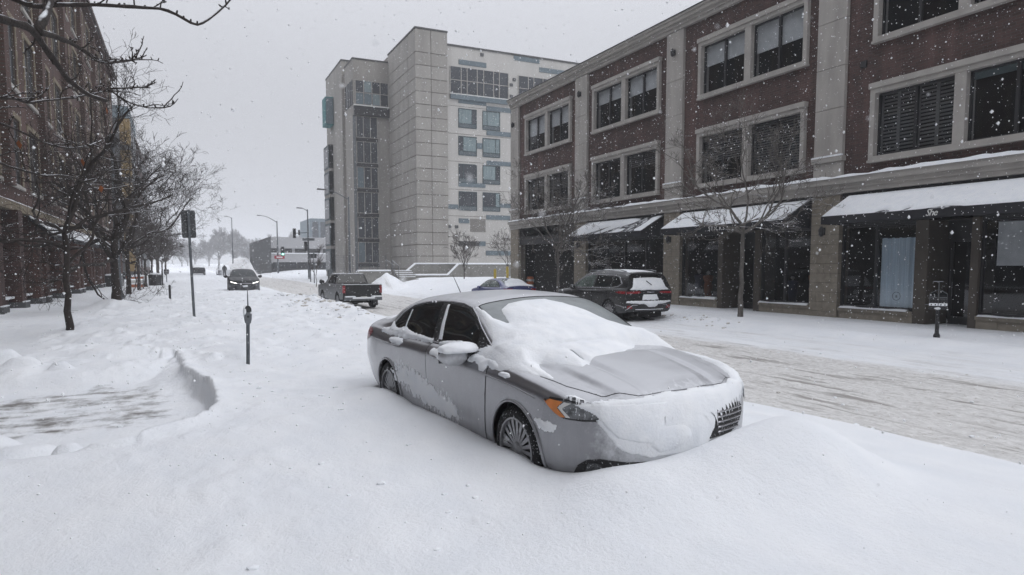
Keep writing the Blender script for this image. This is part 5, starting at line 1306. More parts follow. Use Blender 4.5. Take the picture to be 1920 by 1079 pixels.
# oblique view: u runs along the bumper (towards the nose / towards the rear), v is height
def fr(x, y):   # car point -> u of the FR view
    return ((x - 2.5) + (y)) * .7071
for v in ('FR', 'FL'):
    HL = [(fr(3.250, -.898), .800), (fr(3.30, -.87), .822), (fr(3.42, -.815), .818), (fr(3.50, -.775), .803), (fr(3.62, -.70), .765), (fr(3.66, -.665), .715), (fr(3.625, -.695), .676), (fr(3.52, -.765), .672), (fr(3.41, -.84), .680), (fr(3.345, -.872), .715), (fr(3.29, -.892), .765)]
    sh.patch(v, HL, 'headlight_surround', 'plastic', t0car, off=.004, step=.009)
    c0 = np.mean(np.array(HL), 0); HL2 = [tuple(c0 + (np.array(p) - c0) * np.array([.94, .84])) for p in HL]
    h = sh.patch(v, HL2, 'headlight', 'clear_lens', t0car, off=.009, step=.007)
    AM = [(fr(3.262, -.892), .796), (fr(3.305, -.868), .812), (fr(3.40, -.83), .800), (fr(3.365, -.860), .756), (fr(3.425, -.832), .694), (fr(3.395, -.846), .690), (fr(3.345, -.872), .722), (fr(3.295, -.89), .766)]
    sh.patch(v, AM, 'turn_signal', 'amber', h, off=.013, step=.005)
    LR = [(fr(3.41, -.825), .799), (fr(3.455, -.80), .792), (fr(3.40, -.842), .753), (fr(3.46, -.812), .692), (fr(3.430, -.828), .692), (fr(3.372, -.857), .757)]
    sh.patch(v, LR, 'lamp_reflector', 'white', h, off=.013, step=.005)
    FG = [(fr(3.43, -.80), .26), (fr(3.48, -.775), .36), (fr(3.54, -.74), .405), (fr(3.62, -.68), .415), (fr(3.72, -.53), .390), (fr(3.76, -.40), .385), (fr(3.77, -.38), .26)]
    sh.patch(v, FG, 'fog_lamp_surround', 'plastic', t0car, off=.004, step=.012)
    cu_, cv_ = fr(3.58, -.705), .345
    sh.patch(v, [(cu_ + .06 * math.cos(a), cv_ + .045 * math.sin(a)) for a in np.linspace(0, 2 * math.pi, 16)[:-1]], 'fog_lamp', 'clear_lens', t0car, off=.014, step=.008)
# grille: dark opening with chrome bars
GR = [(.12, .66), (.12, .60), (.12, .52), (.12, .48), (.4, .48), (.52, .52), (.60, .60), (.56, .68), (.3, .70), (.12, .70)]
g_ = sh.patch('F', GR, 'grille', 'plastic', t0car, off=.006, step=.016)
for z in (.51, .545, .58, .615, .65):
    hw = min(.56, .44 + (z - .42) * .6); sh.line('F', [(.21, z + .004), (.3, z + .003), (hw, z)], 'grille_bar', 'chrome', g_, r=.009, off=.010)
sh.line('F', [(-.5, .30), (-.2, .285), (.2, .285), (.5, .30)], 'lower_grille_bar', 'plastic', t0car, r=.02, off=.005)
# snow on the car -------------------------------------------------
def top_snow(name, poly, T, w=.10, ns=.03, seed=0, step=.02, extra=None, yfall=True):
    """heap of snow whose surface is the car surface plus a depth that feathers out to nothing at its border"""
    u = [p[0] for p in poly]; v = [p[1] for p in poly]
    U = np.arange(min(u) - .04, max(u) + .05, step); V = np.arange(min(v) - .04, max(v) + .05, step); Ug, Vg = np.meshgrid(U, V, indexing='ij')
    sd = sdpoly(Ug, Vg, poly) + ns * fbm(Ug * 7, Vg * 7, 4, seed) * 2
    th = -.02 + np.where(sd > -.02, .02 * ss(sd, -.02, .01), 0) + T * (1 - np.exp(-np.maximum(sd, 0) / w)) * (1 + .35 * fbm(Ug * 2.2, Vg * 2.2, 4, seed + 2) * 2)
    th = th + .012 * fbm(Ug * 13, Vg * 13, 4, seed + 4) * ss(sd, 0, .05)
    if extra is not None: th = th + extra(Ug, Vg, sd)
    P = np.zeros(Ug.shape + (3,)); ok = np.zeros(Ug.shape, bool)
    for i in range(Ug.shape[0]):
        for j in range(Ug.shape[1]):
            if sd[i, j] > -.05:
                p, n = sh.hit('T', Ug[i, j], Vg[i, j])
                if p is None: continue
                if n.z < 0: n = -n
                d = (n * .6 + Vector((0, 0, 1)) * .4).normalized()
                P[i, j] = p + d * th[i, j]; ok[i, j] = True
    core = sd > -.03
    mk = (core[:-1, :-1] | core[1:, 1:]) & ok[:-1, :-1] & ok[1:, :-1] & ok[1:, 1:] & ok[:-1, 1:]
    return link(name, grid_mesh(name, P, M['snow2'], mk), t0car)
# (x forward, y left): right side of the car is y < 0
BIG = [(1.79, -.36), (1.755, -.15), (1.76, .05), (1.88, .20), (2.02, .36), (2.20, .47), (2.27, .58), (2.24, .74), (2.45, .92), (2.72, .90), (2.62, .77), (2.60, .48), (2.95, .09), (2.99, -.24), (3.155, -.48), (2.93, -.62), (2.81, -.65), (2.87, -.68), (3.23, -.73),
       (3.0, -.80), (2.80, -.86), (2.62, -.905), (2.36, -.915), (2.13, -.87), (2.05, -.82), (2.27, -.785), (2.14, -.74), (1.97, -.70), (1.76, -.668), (1.60, -.63), (1.72, -.61), (1.99, -.615), (2.11, -.54), (1.88, -.49)]
top_snow('windshield_snow', BIG, .06, w=.13, ns=.010, seed=3, step=.015, extra=lambda u, v, s: .05 * np.exp(-((u - 2.55) / .25) ** 2) * ss(s, 0, .2))
top_snow('hood_edge_snow', [(2.70, .93), (2.7, .86), (3.2, .78), (3.45, .70), (3.56, .62), (3.72, .46), (3.74, .52), (3.66, .66), (3.48, .84), (3.2, .93)], .03, w=.05, ns=.01, seed=5, step=.016)
top_snow('hood_lip_snow', [(3.40, -.84), (3.445, -.765), (3.56, -.73), (3.66, -.63), (3.72, -.47), (3.745, -.28), (3.745, .02), (3.71, .40), (3.60, .55), (3.60, .78), (3.76, .60), (3.83, .4), (3.86, 0), (3.83, -.4), (3.76, -.62), (3.62, -.78), (3.5, -.84)], .028, w=.04, ns=.006, seed=6, step=.012)
top_snow('trunk_snow', [(-.98, -.6), (-.98, .6), (-.6, .7), (-.45, .5), (-.45, -.5), (-.6, -.7)], .03, w=.06, seed=9, step=.03)
top_snow('rear_window_snow', [(-.45, -.5), (-.45, .5), (.2, .5), (.1, 0), (.2, -.5)], .02, w=.06, seed=10, step=.03)
# plastered over the nose
NOSE = [(-.80, .80), (-.72, .765), (-.70, .665), (-.64, .57), (-.60, .50), (-.50, .44), (-.36, .41), (-.1, .41), (.06, .43), (.14, .47), (.20, .54), (.21, .60), (.22, .68), (.36, .715), (.62, .715), (.80, .74), (.82, .80), (.5, .82), (0, .83), (-.5, .82)]
sh.patch('F', NOSE, 'nose_snow', 'snow2', t0car, off=.007, step=.009, T=.012, w=.14, ns=.035, nsc=12, seed=12)
sh.patch('F', [(-.80, .80), (-.72, .765), (-.66, .70), (-.4, .69), (-.2, .71), (0, .72), (.2, .71), (.36, .72), (.6, .715), (.82, .76), (.8, .81), (.4, .825), (-.4, .825)], 'lip_snow', 'snow2', t0car, off=.006, step=.009, T=.022, w=.12, ns=.02, nsc=5, seed=18)
sh.patch('F', [(-.48, .56), (-.46, .62), (-.34, .655), (-.2, .65), (-.06, .61), (-.04, .52), (-.14, .45), (-.32, .44)], 'bumper_snow', 'snow2', t0car, off=.006, step=.010, T=.022, w=.035, ns=.03, nsc=14, seed=13)
for v in ('FR',):
    sh.patch(v, [(fr(3.46, -.80), .79), (fr(3.53, -.755), .755), (fr(3.60, -.71), .715), (fr(3.66, -.665), .64), (fr(3.70, -.60), .56), (fr(3.76, -.44), .52), (fr(3.80, -.3), .50), (fr(3.80, -.25), .78), (fr(3.6, -.70), .80)], 'corner_snow', 'snow2', t0car, off=.014, step=.009, T=.012, w=.03, ns=.010, nsc=16, seed=14)
# side snow on the visible flank
S_ = lambda pl, T, seed, w=.02, ns=.02, nsc=18, nm='stuck_snow', off=.006: sh.patch('R', pl, nm, 'snow2', t0car, off=off, step=.011, T=T, w=w, ns=ns, nsc=nsc, seed=seed)
S_([(1.24, 1.03), (1.13, 1.362), (1.19, 1.362), (1.33, 1.03)], .010, 21, ns=.010, off=.010)
S_([(.28, 1.04), (.335, 1.28), (.36, 1.28), (.33, 1.04)], .008, 22, ns=.006, off=.010)
S_([(-.30, .99), (-.28, 1.03), (-.12, 1.055), (-.08, 1.10), (.05, 1.06), (.2, 1.075), (.35, 1.10), (.5, 1.055), (.8, 1.045), (1.12, 1.03), (1.12, .985), (.7, .985), (.4, .975), (-.1, .98)], .035, 23, ns=.03, off=.010)
S_([(-.14, 1.04), (-.13, 1.13), (-.07, 1.11), (-.04, 1.04)], .02, 24, ns=.01, off=.010)
S_([(1.30, 1.02), (1.5, 1.05), (1.75, 1.07), (2.02, 1.04), (2.10, .995), (1.3, .985)], .03, 25, ns=.014, off=.010)
S_([(.04, .93), (.08, .965), (.20, .975), (.40, .975), (.50, .94), (.38, .895), (.20, .90)], .045, 26, w=.04, ns=.025)
S_([(1.22, .91), (1.27, .955), (1.40, .965), (1.52, .95), (1.57, .90), (1.46, .865), (1.30, .87)], .05, 27, w=.04, ns=.025)
S_([(2.58, .885), (2.64, .915), (2.74, .912), (2.79, .885), (2.72, .872)], .035, 28, w=.03, ns=.012)
S_([(2.0, .93), (2.1, 1.0), (2.5, .985), (2.58, .93), (2.48, .905), (2.40, .93), (2.36, .87), (2.28, .87), (2.24, .92)], .04, 29, w=.05, ns=.03)
for k, pl in enumerate(([(.36, .66), (.46, .70), (.62, .69), (.70, .52), (.52, .46), (.40, .55)], [(.62, .69), (1.00, .69), (1.12, .56), (1.02, .40), (.66, .42)], [(1.02, .66), (1.30, .62), (1.48, .50), (1.36, .38), (1.0, .38)], [(1.36, .55), (1.56, .54), (1.78, .46), (1.90, .38), (1.5, .34), (1.3, .36)], [(.1, .62), (.36, .64), (.42, .54), (.38, .46)])):
    S_(pl, .010, 31 + k, w=.012, ns=.15, nsc=22, nm='splashed_snow')
for k in range(16):
    x_ = rdn.uniform(.2, 1.9); z_ = .72 - .17 * x_ + rdn.uniform(-.06, .05); q = rdn.uniform(.012, .03)
    S_([(x_ - q, z_ - q), (x_ + q, z_ - q * .6), (x_ + q * .7, z_ + q * 1.3), (x_ - q * .6, z_ + q)], .008, 60 + k, w=.01, ns=.02, nsc=30, nm='splashed_snow')
S_([(3.14, .64), (3.22, .66), (3.36, .62), (3.34, .57), (3.20, .58)], .006, 41, ns=.05, nsc=30, nm='splashed_snow')
mb = MB(); bmx = bmesh.new(); bmesh.ops.create_icosphere(bmx, subdivisions=4, radius=1)
for q in bmx.verts:
    k = q.co.copy(); f = 1 + .25 * float(fbm(k.x * 1.7 + 3, k.y * 1.7 + k.z, 3, 77))
    q.co = Vector((2.02 + k.x * .15 * f, -.985 + k.y * .185 * f, 1.035 + max(k.z, -.35) * .062 * f))
mb.add([q.co for q in bmx.verts], [tuple(w.index for w in f.verts) for f in bmx.faces]); bmx.free()
mb.build('mirror_snow', M['snow2'], t0car, smooth=True, local=True)

# --- black crossover parked at the right kerb, seen from behind
SUV = [(-1.05, [(.80, .42), (.86, .52), (.90, .75), (.90, 1.0), (.86, 1.12), (.82, 1.2), (.77, 1.36), (.68, 1.52), (.42, 1.60), (0, 1.61)]),
       (-.6, [(.85, .34), (.93, .46), (.96, .75), (.95, 1.03), (.90, 1.13), (.87, 1.18), (.79, 1.42), (.67, 1.60), (.42, 1.66), (0, 1.67)]),
       (.2, [(.86, .28), (.94, .42), (.965, .75), (.95, 1.02), (.91, 1.10), (.88, 1.14), (.79, 1.44), (.66, 1.655), (.42, 1.71), (0, 1.72)]),
       (1.0, [(.86, .27), (.94, .42), (.955, .70), (.95, .98), (.915, 1.06), (.885, 1.10), (.79, 1.43), (.66, 1.66), (.42, 1.72), (0, 1.73)]),
       (1.6, [(.86, .27), (.94, .42), (.955, .70), (.95, .97), (.915, 1.05), (.885, 1.09), (.80, 1.40), (.67, 1.61), (.42, 1.665), (0, 1.68)]),
       (2.1, [(.86, .27), (.94, .42), (.957, .70), (.95, .96), (.915, 1.04), (.885, 1.08), (.82, 1.28), (.73, 1.41), (.44, 1.47), (0, 1.485)]),
       (2.5, [(.86, .28), (.94, .43), (.96, .70), (.95, .95), (.91, 1.03), (.88, 1.06), (.84, 1.12), (.78, 1.18), (.46, 1.235), (0, 1.25)]),
       (2.8, [(.86, .28), (.94, .43), (.96, .70), (.945, .94), (.91, 1.0), (.88, 1.03), (.83, 1.055), (.76, 1.07), (.45, 1.10), (0, 1.11)]),
       (3.4, [(.86, .28), (.93, .42), (.95, .68), (.93, .88), (.88, .95), (.84, .98), (.79, 1.0), (.71, 1.01), (.42, 1.04), (0, 1.05)]),
       (3.95, [(.75, .28), (.80, .42), (.82, .62), (.80, .78), (.76, .83), (.72, .86), (.68, .88), (.62, .89), (.38, .92), (0, .93)])]
AR2 = ((2.85, .38, .41), (0, .38, .41))
suv_xr = [-.86, -.88, -.90, -.92, -.93, -.92, -.84, -.78, -.74, -.74]; suv_xf = [3.28, 3.28, 3.3, 3.35, 3.45, 3.55, 3.65, 3.75, 3.85, 3.88]
t = thing('parked_suv', 'black sport utility vehicle parked by the right kerb with snow plastered over its tail', 'car', (13.55, 18.95, -.13), R(90.5))
sh = Shell(SUV, -.95, 3.9, suv_xr, suv_xf, [(-.90, .40), (-1.06, .55), (-1.08, .74), (-1.0, .82), (-1.01, 1.05), (-.97, 1.15), (-.86, 1.42), (-.77, 1.58)], [(3.8, .3), (3.93, .5), (3.93, .8)], kr=7, kf=3, nx=110, sub=6, arches=AR2)
body = sh.body_obj('blackpaint', t); well(t, AR2, .4, .88)
for x in (2.85, 0):
    for sg in (-1, 1): wheel(t, x, sg * .83, .375, .37, .24, 10)
SD = [(-.62, 1.30), (-.35, 1.52), (0, 1.565), (1.3, 1.575), (1.65, 1.53), (2.0, 1.35), (2.42, 1.13), (2.40, 1.10), (1.2, 1.125), (0, 1.155), (-.4, 1.19)]
for v in 'LR':
    sh.patch(v, SD, 'window_surround', 'plastic', t, off=.004, step=.025)
    for nm, pl in (('rear_quarter_window', [(-.55, 1.30), (-.33, 1.49), (-.08, 1.53), (-.05, 1.17), (-.38, 1.21)]), ('rear_side_window', [(0, 1.17), (-.02, 1.54), (.95, 1.55), (1.0, 1.14)]), ('front_side_window', [(1.07, 1.14), (1.03, 1.55), (1.3, 1.55), (1.62, 1.505), (1.95, 1.34), (2.3, 1.145)])):
        sh.patch(v, pl, nm, 'carglass_green' if (nm[0] == 'f' and v == 'L') else 'carglass', t, off=.008, step=.025)
    sh.line(v, SD, 'window_trim', 'chrome', t, r=.010, off=.006, closed=True)
    sh.line(v, [(-.9, .55), (-.4, .62)], 'lower_trim', 'chrome', t, r=.01)
    sg = 1 if v == 'L' else -1
    sh.patch(v, [(-.92, .97), (-.92, 1.055), (-.60, 1.06), (-.38, 1.02), (-.6, .98)], 'tail_light', 'red', t, off=.008, step=.02)
    for pl in ([(1.02, .35), (1.02, 1.08), (2.3, 1.06), (2.28, .35)], [(1.0, .35), (1.0, 1.08), (.1, 1.1), (.1, .85), (.45, .6), (.5, .35)]): sh.line(v, pl, 'door_gap', 'well', t, r=.005, closed=True)
    MB().blob((2.1, sg * 1.06, 1.12), (.08, .12, .09), 5, 2).build('mirror', M['blackpaint'], t, smooth=True, local=True)
    MB().tube([(2.2, sg * .9, 1.08), (2.15, sg * 1.0, 1.08)], .03, 6).build('mirror_arm', M['plastic'], t, local=True)
    MB().tube([(1.7, sg * .60, 1.68), (1.6, sg * .62, 1.715), (-.2, sg * .62, 1.735), (-.5, sg * .60, 1.69)], .016, 6).build('roof_rail', M['metal_grey'], t, local=True)
sh.patch('B', [(-.66, 1.17), (-.52, 1.50), (.52, 1.50), (.66, 1.17)], 'rear_window', 'carglass', t, off=.006, step=.03)
sh.patch('B', [(-.80, 1.10), (-.66, 1.19), (-.55, 1.48), (-.2, 1.50), (.2, 1.49), (.55, 1.48), (.66, 1.19), (.80, 1.10), (.4, 1.09), (-.4, 1.09)], 'rear_window_snow', 'snow2', t, off=.012, step=.025, T=.03, w=.03, ns=.02, seed=3)
for sg in (-1, 1):
    sh.patch('B', [(sg * .90, .975), (sg * .90, 1.05), (sg * .42, 1.055), (sg * .36, 1.02), (sg * .42, .985)][::sg], 'tail_light', 'red', t, off=.010, step=.02)
    sh.patch('B', [(sg * .86, .50), (sg * .84, .60), (sg * .70, .60), (sg * .66, .50)][::sg], 'rear_reflector', 'red', t, off=.008, step=.02)
    sh.line('B', [(sg * .88, .46), (sg * .66, .62), (sg * .50, .62)], 'bumper_trim', 'chrome', t, r=.014, off=.01)
sh.patch('B', [(-.36, .76), (-.30, .97), (.30, .97), (.36, .76)], 'plate_recess', 'plastic', t, off=.006, step=.02)
sh.patch('B', [(-.34, .77), (-.27, .96), (.27, .96), (.34, .77)], 'plate_snow', 'snow2', t, off=.010, step=.02, T=.02, w=.02, ns=.015, seed=5)
sh.patch('B', [(-.90, .70), (-.85, .745), (-.3, .75), (.3, .755), (.85, .745), (.90, .69), (.6, .66), (.25, .64), (.12, .55), (-.15, .55), (-.3, .64), (-.6, .655)], 'bumper_snow', 'snow2', t, off=.012, step=.02, T=.05, w=.04, ns=.03, seed=6)
sh.line('B', [(-.55, .475), (.55, .475)], 'bumper_strip', 'snow2', t, r=.014, off=.012)
sh.line('B', [(-.14, 1.03), (.14, 1.03)], 'badge_bar', 'chrome', t, r=.02, off=.01)
sh.line('B', [(-.05, 1.24), (.12, 1.37)], 'wiper', 'plastic', t, r=.014, off=.05)
MB().box(-.86, -.60, -.60, .60, 1.60, 1.64).build('roof_spoiler', M['blackpaint'], t, local=True, bevel=.015)
mb = MB(); mb.box(-.8, .2, -.6, .6, .22, .36); mb.tube([(-.98, .45, .33), (-.5, .45, .33)], .04, 8); mb.build('underbody', M['well'], t, local=True)
sh.patch('T', [(-.55, -.5), (-.55, .5), (1.4, .5), (1.4, -.5)], 'roof_snow', 'snow2', t, off=.004, step=.05, T=.02, w=.05, ns=.12, nsc=3, seed=8)

# --- blue sedan ahead of it
t = thing('parked_car', 'blue sedan parked ahead of the black vehicle, rear window under snow', 'car', (14.9, 31.0, -.36), R(90))
sh, body = sedan(t, 'bluepaint', nx=70, sub=4); well(t, ARS)
for x in (2.85, 0):
    for sg in (-1, 1): wheel(t, x, sg * .80, .34, .335, .235, 10)
for v in 'LR':
    sh.patch(v, DLO, 'window_surround', 'plastic', t, off=.004, step=.03)
    for nm, pl in (('quarter_window', DLO_Q), ('rear_side_window', DLO_R), ('front_side_window', DLO_F)): sh.patch(v, pl, nm, 'carglass_green', t, off=.008, step=.03)
    sg = 1 if v == 'L' else -1; MB().blob((2.0, sg * 1.02, .98), (.08, .12, .08), 5, 2).build('mirror', M['bluepaint'], t, smooth=True, local=True)
sh.patch('T', RW, 'rear_window', 'carglass_green', t, off=.004, step=.04)
sh.patch('T', WS, 'windshield', 'windshield', t, off=.004, step=.04)
sh.patch('T', [(.30, -.5), (.34, 0), (.2, .22), (.02, .3), (-.05, .5), (-.3, .62), (-.9, .7), (-.95, 0), (-.9, -.7), (-.3, -.62)], 'rear_snow', 'snow2', t, off=.01, step=.03, T=.05, w=.05, ns=.05, nsc=5, seed=9)
for sg in (-1, 1): sh.patch('B', [(sg * .85, .86), (sg * .85, .98), (sg * .5, .99), (sg * .5, .9)][::sg], 'tail_light', 'red', t, off=.008, step=.03)

# --- oncoming dark sedan with lit lamps
t = thing('moving_car', 'dark grey sedan with lit headlights coming down the snowy lane', 'car', (3.42, 48.6, -.02), R(-91.5))
t.scale = (1, .97, 1.06)
sh, body = sedan(t, 'greypaint', nx=70, sub=4); well(t, ARS)
for x in (2.85, 0):
    for sg in (-1, 1): wheel(t, x, sg * .80, .34, .335, .235, 10)
for v in 'LR':
    sh.patch(v, DLO, 'side_windows', 'carglass', t, off=.004, step=.03)
    sg = 1 if v == 'L' else -1; MB().blob((2.05, sg * 1.05, 1.02), (.07, .14, .085), 5, 2).build('mirror', M['black'], t, smooth=True, local=True)
M['dark_windshield'] = mat('frosted_dark_windshield', (.025, .03, .033), .55, var=.3, vscale=8, speck=.4)
sh.patch('T', WS, 'windshield', 'dark_windshield', t, off=.004, step=.03)
for sg in (-1, 1):
    sh.patch('F', [(sg * .84, .755), (sg * .80, .70), (sg * .46, .615), (sg * .45, .655)][::sg], 'headlight', 'led', t, off=.012, step=.02)
    sh.patch('F', [(sg * .88, .66), (sg * .86, .50), (sg * .55, .46), (sg * .5, .58)][::sg], 'lower_lamp', 'clear_lens', t, off=.006, step=.02)
g_ = sh.patch('F', [(-.46, .60), (-.66, .40), (-.55, .27), (.55, .27), (.66, .40), (.46, .60)], 'grille', 'plastic', t, off=.008, step=.03)
for z in (.33, .40, .47, .54): sh.line('F', [(-.5, z), (.5, z)], 'grille_bar', 'metal_grey', g_, r=.008, off=.012)
sh.line('F', [(-.45, .635), (.45, .635)], 'chrome_strip', 'chrome', t, r=.018, off=.012)
sh.line('F', [(-.65, .235), (0, .225), (.65, .235)], 'lip_snow', 'snow2', t, r=.028, off=.014)
sh.patch('F', [(-.15, .52), (.15, .54), (.2, .44), (-.1, .42)], 'badge_snow', 'snow2', t, off=.02, step=.02, T=.02, ns=.03)

# --- black pickup driving away
t = thing('pickup_truck', 'black pickup truck driving away with snow along its rear bumper', 'truck', (6.85, 30.3, -.13), R(92.5))
t.scale = (.88, .88, .88)
def arcpts(cx_, cz, r, a0, a1, n=9): return [(cx_ + r * math.cos(a), cz + r * math.sin(a)) for a in np.linspace(a0, a1, n)]
low = [(-1.12, .50)] + arcpts(0, .42, .47, math.pi + .1, -.1) + [(.62, .42)] + arcpts(3.25, .42, .47, math.pi - .02, -.02) + [(4.2, .46), (4.28, .9), (4.18, 1.10), (3.0, 1.19), (2.75, 1.22)]
side = [(-1.15, .50)] + arcpts(0, .40, .46, math.pi - .1, .1) + [(.60, .40), (2.65, .40)] + arcpts(3.25, .40, .46, math.pi - .1, .1) + [(4.2, .46), (4.28, .9), (4.18, 1.10), (2.9, 1.19), (-1.15, 1.22)]
for sg in (-1, 1):
    MB().prism(side, 'Y', sg * .84, sg * .965).build('side_body', M['blackpaint'], t, local=True, bevel=.018)
mb = MB(); mb.box(1.0, 4.2, -.84, .84, .6, 1.15); mb.box(-1.1, 1.0, -.84, .84, .58, .66); mb.build('bed_floor', M['plastic'], t, local=True)
MB().prism([(2.9, 1.15), (2.9, 1.19), (4.16, 1.11), (4.24, .9), (4.24, .6), (2.9, .6)], 'Y', -.84, .84).build('hood', M['blackpaint'], t, local=True)
MB().box(-1.19, -1.10, -.84, .84, .62, 1.20).build('tailgate', M['blackpaint'], t, local=True, bevel=.012)
MB().box(-1.20, -1.08, -.93, .93, 1.203, 1.225).build('tailgate_snow', M['snow2'], t, local=True)
# cab
def frustum(b, tp, z0, z1): (x0, x1, y) = b; (a0, a1, w) = tp; return [(x0, -y, z0), (x1, -y, z0), (x1, y, z0), (x0, y, z0), (a0, -w, z1), (a1, -w, z1), (a1, w, z1), (a0, w, z1)]
BF = [(0, 3, 2, 1), (4, 5, 6, 7), (0, 1, 5, 4), (1, 2, 6, 5), (2, 3, 7, 6), (3, 0, 4, 7)]
MB().add(frustum((.85, 3.05, .90), (1.05, 2.25, .72), 1.16, 1.72), BF).build('cab', M['blackpaint'], t, local=True, bevel=.05, smooth=True, sharp=40)
def lerp(a, b, f): return tuple(a[i] + (b[i] - a[i]) * f for i in range(3))
def pane_quad(q, f0, f1, g0, g1, n, nm, m='carglass'):
    a, b, c, d = q; L = lambda u, v: Vector(lerp(lerp(a, b, u), lerp(d, c, u), v)) + Vector(n) * .012
    return MB().add([L(f0, g0), L(f1, g0), L(f1, g1), L(f0, g1)], [(0, 1, 2, 3)]).build(nm, M[m], t, local=True)
F_ = frustum((.85, 3.05, .90), (1.05, 2.25, .72), 1.16, 1.72)
pane_quad((F_[3], F_[0], F_[4], F_[7]), .08, .92, .18, .90, (-1, 0, .3), 'rear_window')
pane_quad((F_[2], F_[3], F_[7], F_[6]), .35, .60, .15, .86, (0, 1, .3), 'front_side_window'); pane_quad((F_[2], F_[3], F_[7], F_[6]), .66, .93, .15, .86, (0, 1, .3), 'rear_side_window')
pane_quad((F_[0], F_[1], F_[5], F_[4]), .07, .35, .15, .86, (0, -1, .3), 'rear_side_window'); pane_quad((F_[0], F_[1], F_[5], F_[4]), .4, .65, .15, .86, (0, -1, .3), 'front_side_window')
pane_quad((F_[1], F_[2], F_[6], F_[5]), .08, .92, .1, .92, (1, 0, .6), 'windshield')
P = MB()
for k in range(26): P.blob((1.1 + rdn.random() * 1.1, rdn.uniform(-.65, .65), 1.725), (rdn.uniform(.05, .14), rdn.uniform(.05, .14), .015), k)
P.build('roof_snow', M['snow2'], t, local=True)
for sg in (-1, 1):
    MB().box(-1.17, -1.02, sg * .85, sg * .972, .80, 1.16).build('tail_light', M['red'], t, local=True)
    MB().blob((2.7, sg * 1.12, 1.28), (.07, .14, .12), 5, 2).build('mirror', M['black'], t, smooth=True, local=True)
    MB().tube([(2.75, sg * .9, 1.2), (2.72, sg * 1.05, 1.22)], .025, 6).build('mirror_arm', M['plastic'], t, local=True)
    for x in (0, 3.25): wheel(t, x, sg * .83, .40, .40, .26, 8)
    MB().box(-1.16, -1.0, sg * .94, sg * .975, 1.222, 1.25).build('bed_rail_snow', M['snow2'], t, local=True)
mb = MB(); mb.box(-1.36, -1.2, -.92, -.30, .44, .60); mb.box(-1.36, -1.2, .30, .92, .44, .60); mb.box(-1.34, -1.2, -.30, .30, .44, .54); bp_ = mb.build('rear_bumper', M['metal_grey'], t, local=True, bevel=.01)
mb = MB(); mb.box(-1.39, -1.18, -.90, -.40, .60, .66); mb.box(-1.39, -1.18, .40, .90, .60, .66); mb.box(-1.385, -1.2, -.55, .55, .52, .60); mb.build('bumper_snow', M['snow2'], t, local=True, bevel=.02)
MB().box(-1.375, -1.362, -.16, .16, .545, .64).build('number_plate', M['blind'], t, local=True)
mb = MB(); mb.box(-.9, 3.6, -.5, .5, .30, .44); mb.tube([(0, -.8, .40), (0, .8, .40)], .07, 8); mb.blob((0, 0, .38), .16, 3, 2); mb.box(-1.3, -1.2, -.05, .05, .36, .44); mb.build('axle_and_frame', M['well'], t, local=True)
for sg in (-1, 1): MB().box(-.56, -.54, sg * .70, sg * .94, .14, .46).build('mud_flap', M['plastic'], t, local=True)

# far parked vehicles in the haze, simple bodies with glass and wheels
def far_car(label, x, y, rz, paint, s=1.0):
    t = thing('distant_car', label, 'car', (x, y, hz(x, y) - .05), R(rz), group='snowed in vehicles far up the street')
    sh, b = sedan(t, paint, nx=30, sub=2)
    for v in 'LR': sh.patch(v, DLO, 'side_windows', 'carglass', t, off=.01, step=.08)
    for xx in (2.85, 0):
        for sg in (-1, 1): MB().lathe([(.1, -.11), (.33, -.11), (.33, .11), (.1, .11)], (xx, sg * .8, .34), 'Y', 14).build('wheel', M['tyre'], t, local=True)
    sh.patch('T', [(-.9, -.7), (-.9, .7), (3.5, .7), (3.5, -.7)], 'snow_cover', 'snow2', t, off=.03, step=.12, T=.06)
    t.scale = (s, s, s); return t
far_car('distant dark vehicle far up the left kerb in the haze', -2.0 + 4, 118, 90, 'blackpaint', 1.1)
far_car('distant pale vehicle just left of the small walking figure', 5.6, 118, -88, 'silver', 1.1)


# ------------------------------------------------------------------ street furniture
def on(x, y, d=0.): return (x, y, hz(x, y) + d)
# sign seen from behind, left of the near lane
x, y = .22, 21.6; z0 = hz(x, y)
t = thing('sign_pole', 'tall grey sign pole showing the dark back of a rounded rectangular sign', 'sign', (x, y, z0 - .3))
MB().box(-.035, .035, -.02, .02, 0, 3.35).build('pole', M['pole'], t, local=True, bevel=.006)
mb = MB(); w, h, r = .185, .39, .05; pts = []
for (sx_, sz) in ((1, 1), (-1, 1), (-1, -1), (1, -1)):
    for a in np.linspace(0, math.pi / 2, 5):
        a2 = a + {(1, 1): 0, (-1, 1): math.pi / 2, (-1, -1): math.pi, (1, -1): 1.5 * math.pi}[(sx_, sz)]
        pts.append((sx_ * (w - r) + r * math.cos(a2), 2.95 + sz * (h - r) + r * math.sin(a2)))
mb.prism(pts, 'Y', .022, .03); mb.build('sign_plate', M['sign_back'], t, local=True)
MB().box(-.02, .02, -.034, -.0205, 2.62, 3.28).build('mounting_bar', M['pole'], t, local=True)
t.rotation_euler = (0, R(-1.2), R(8))
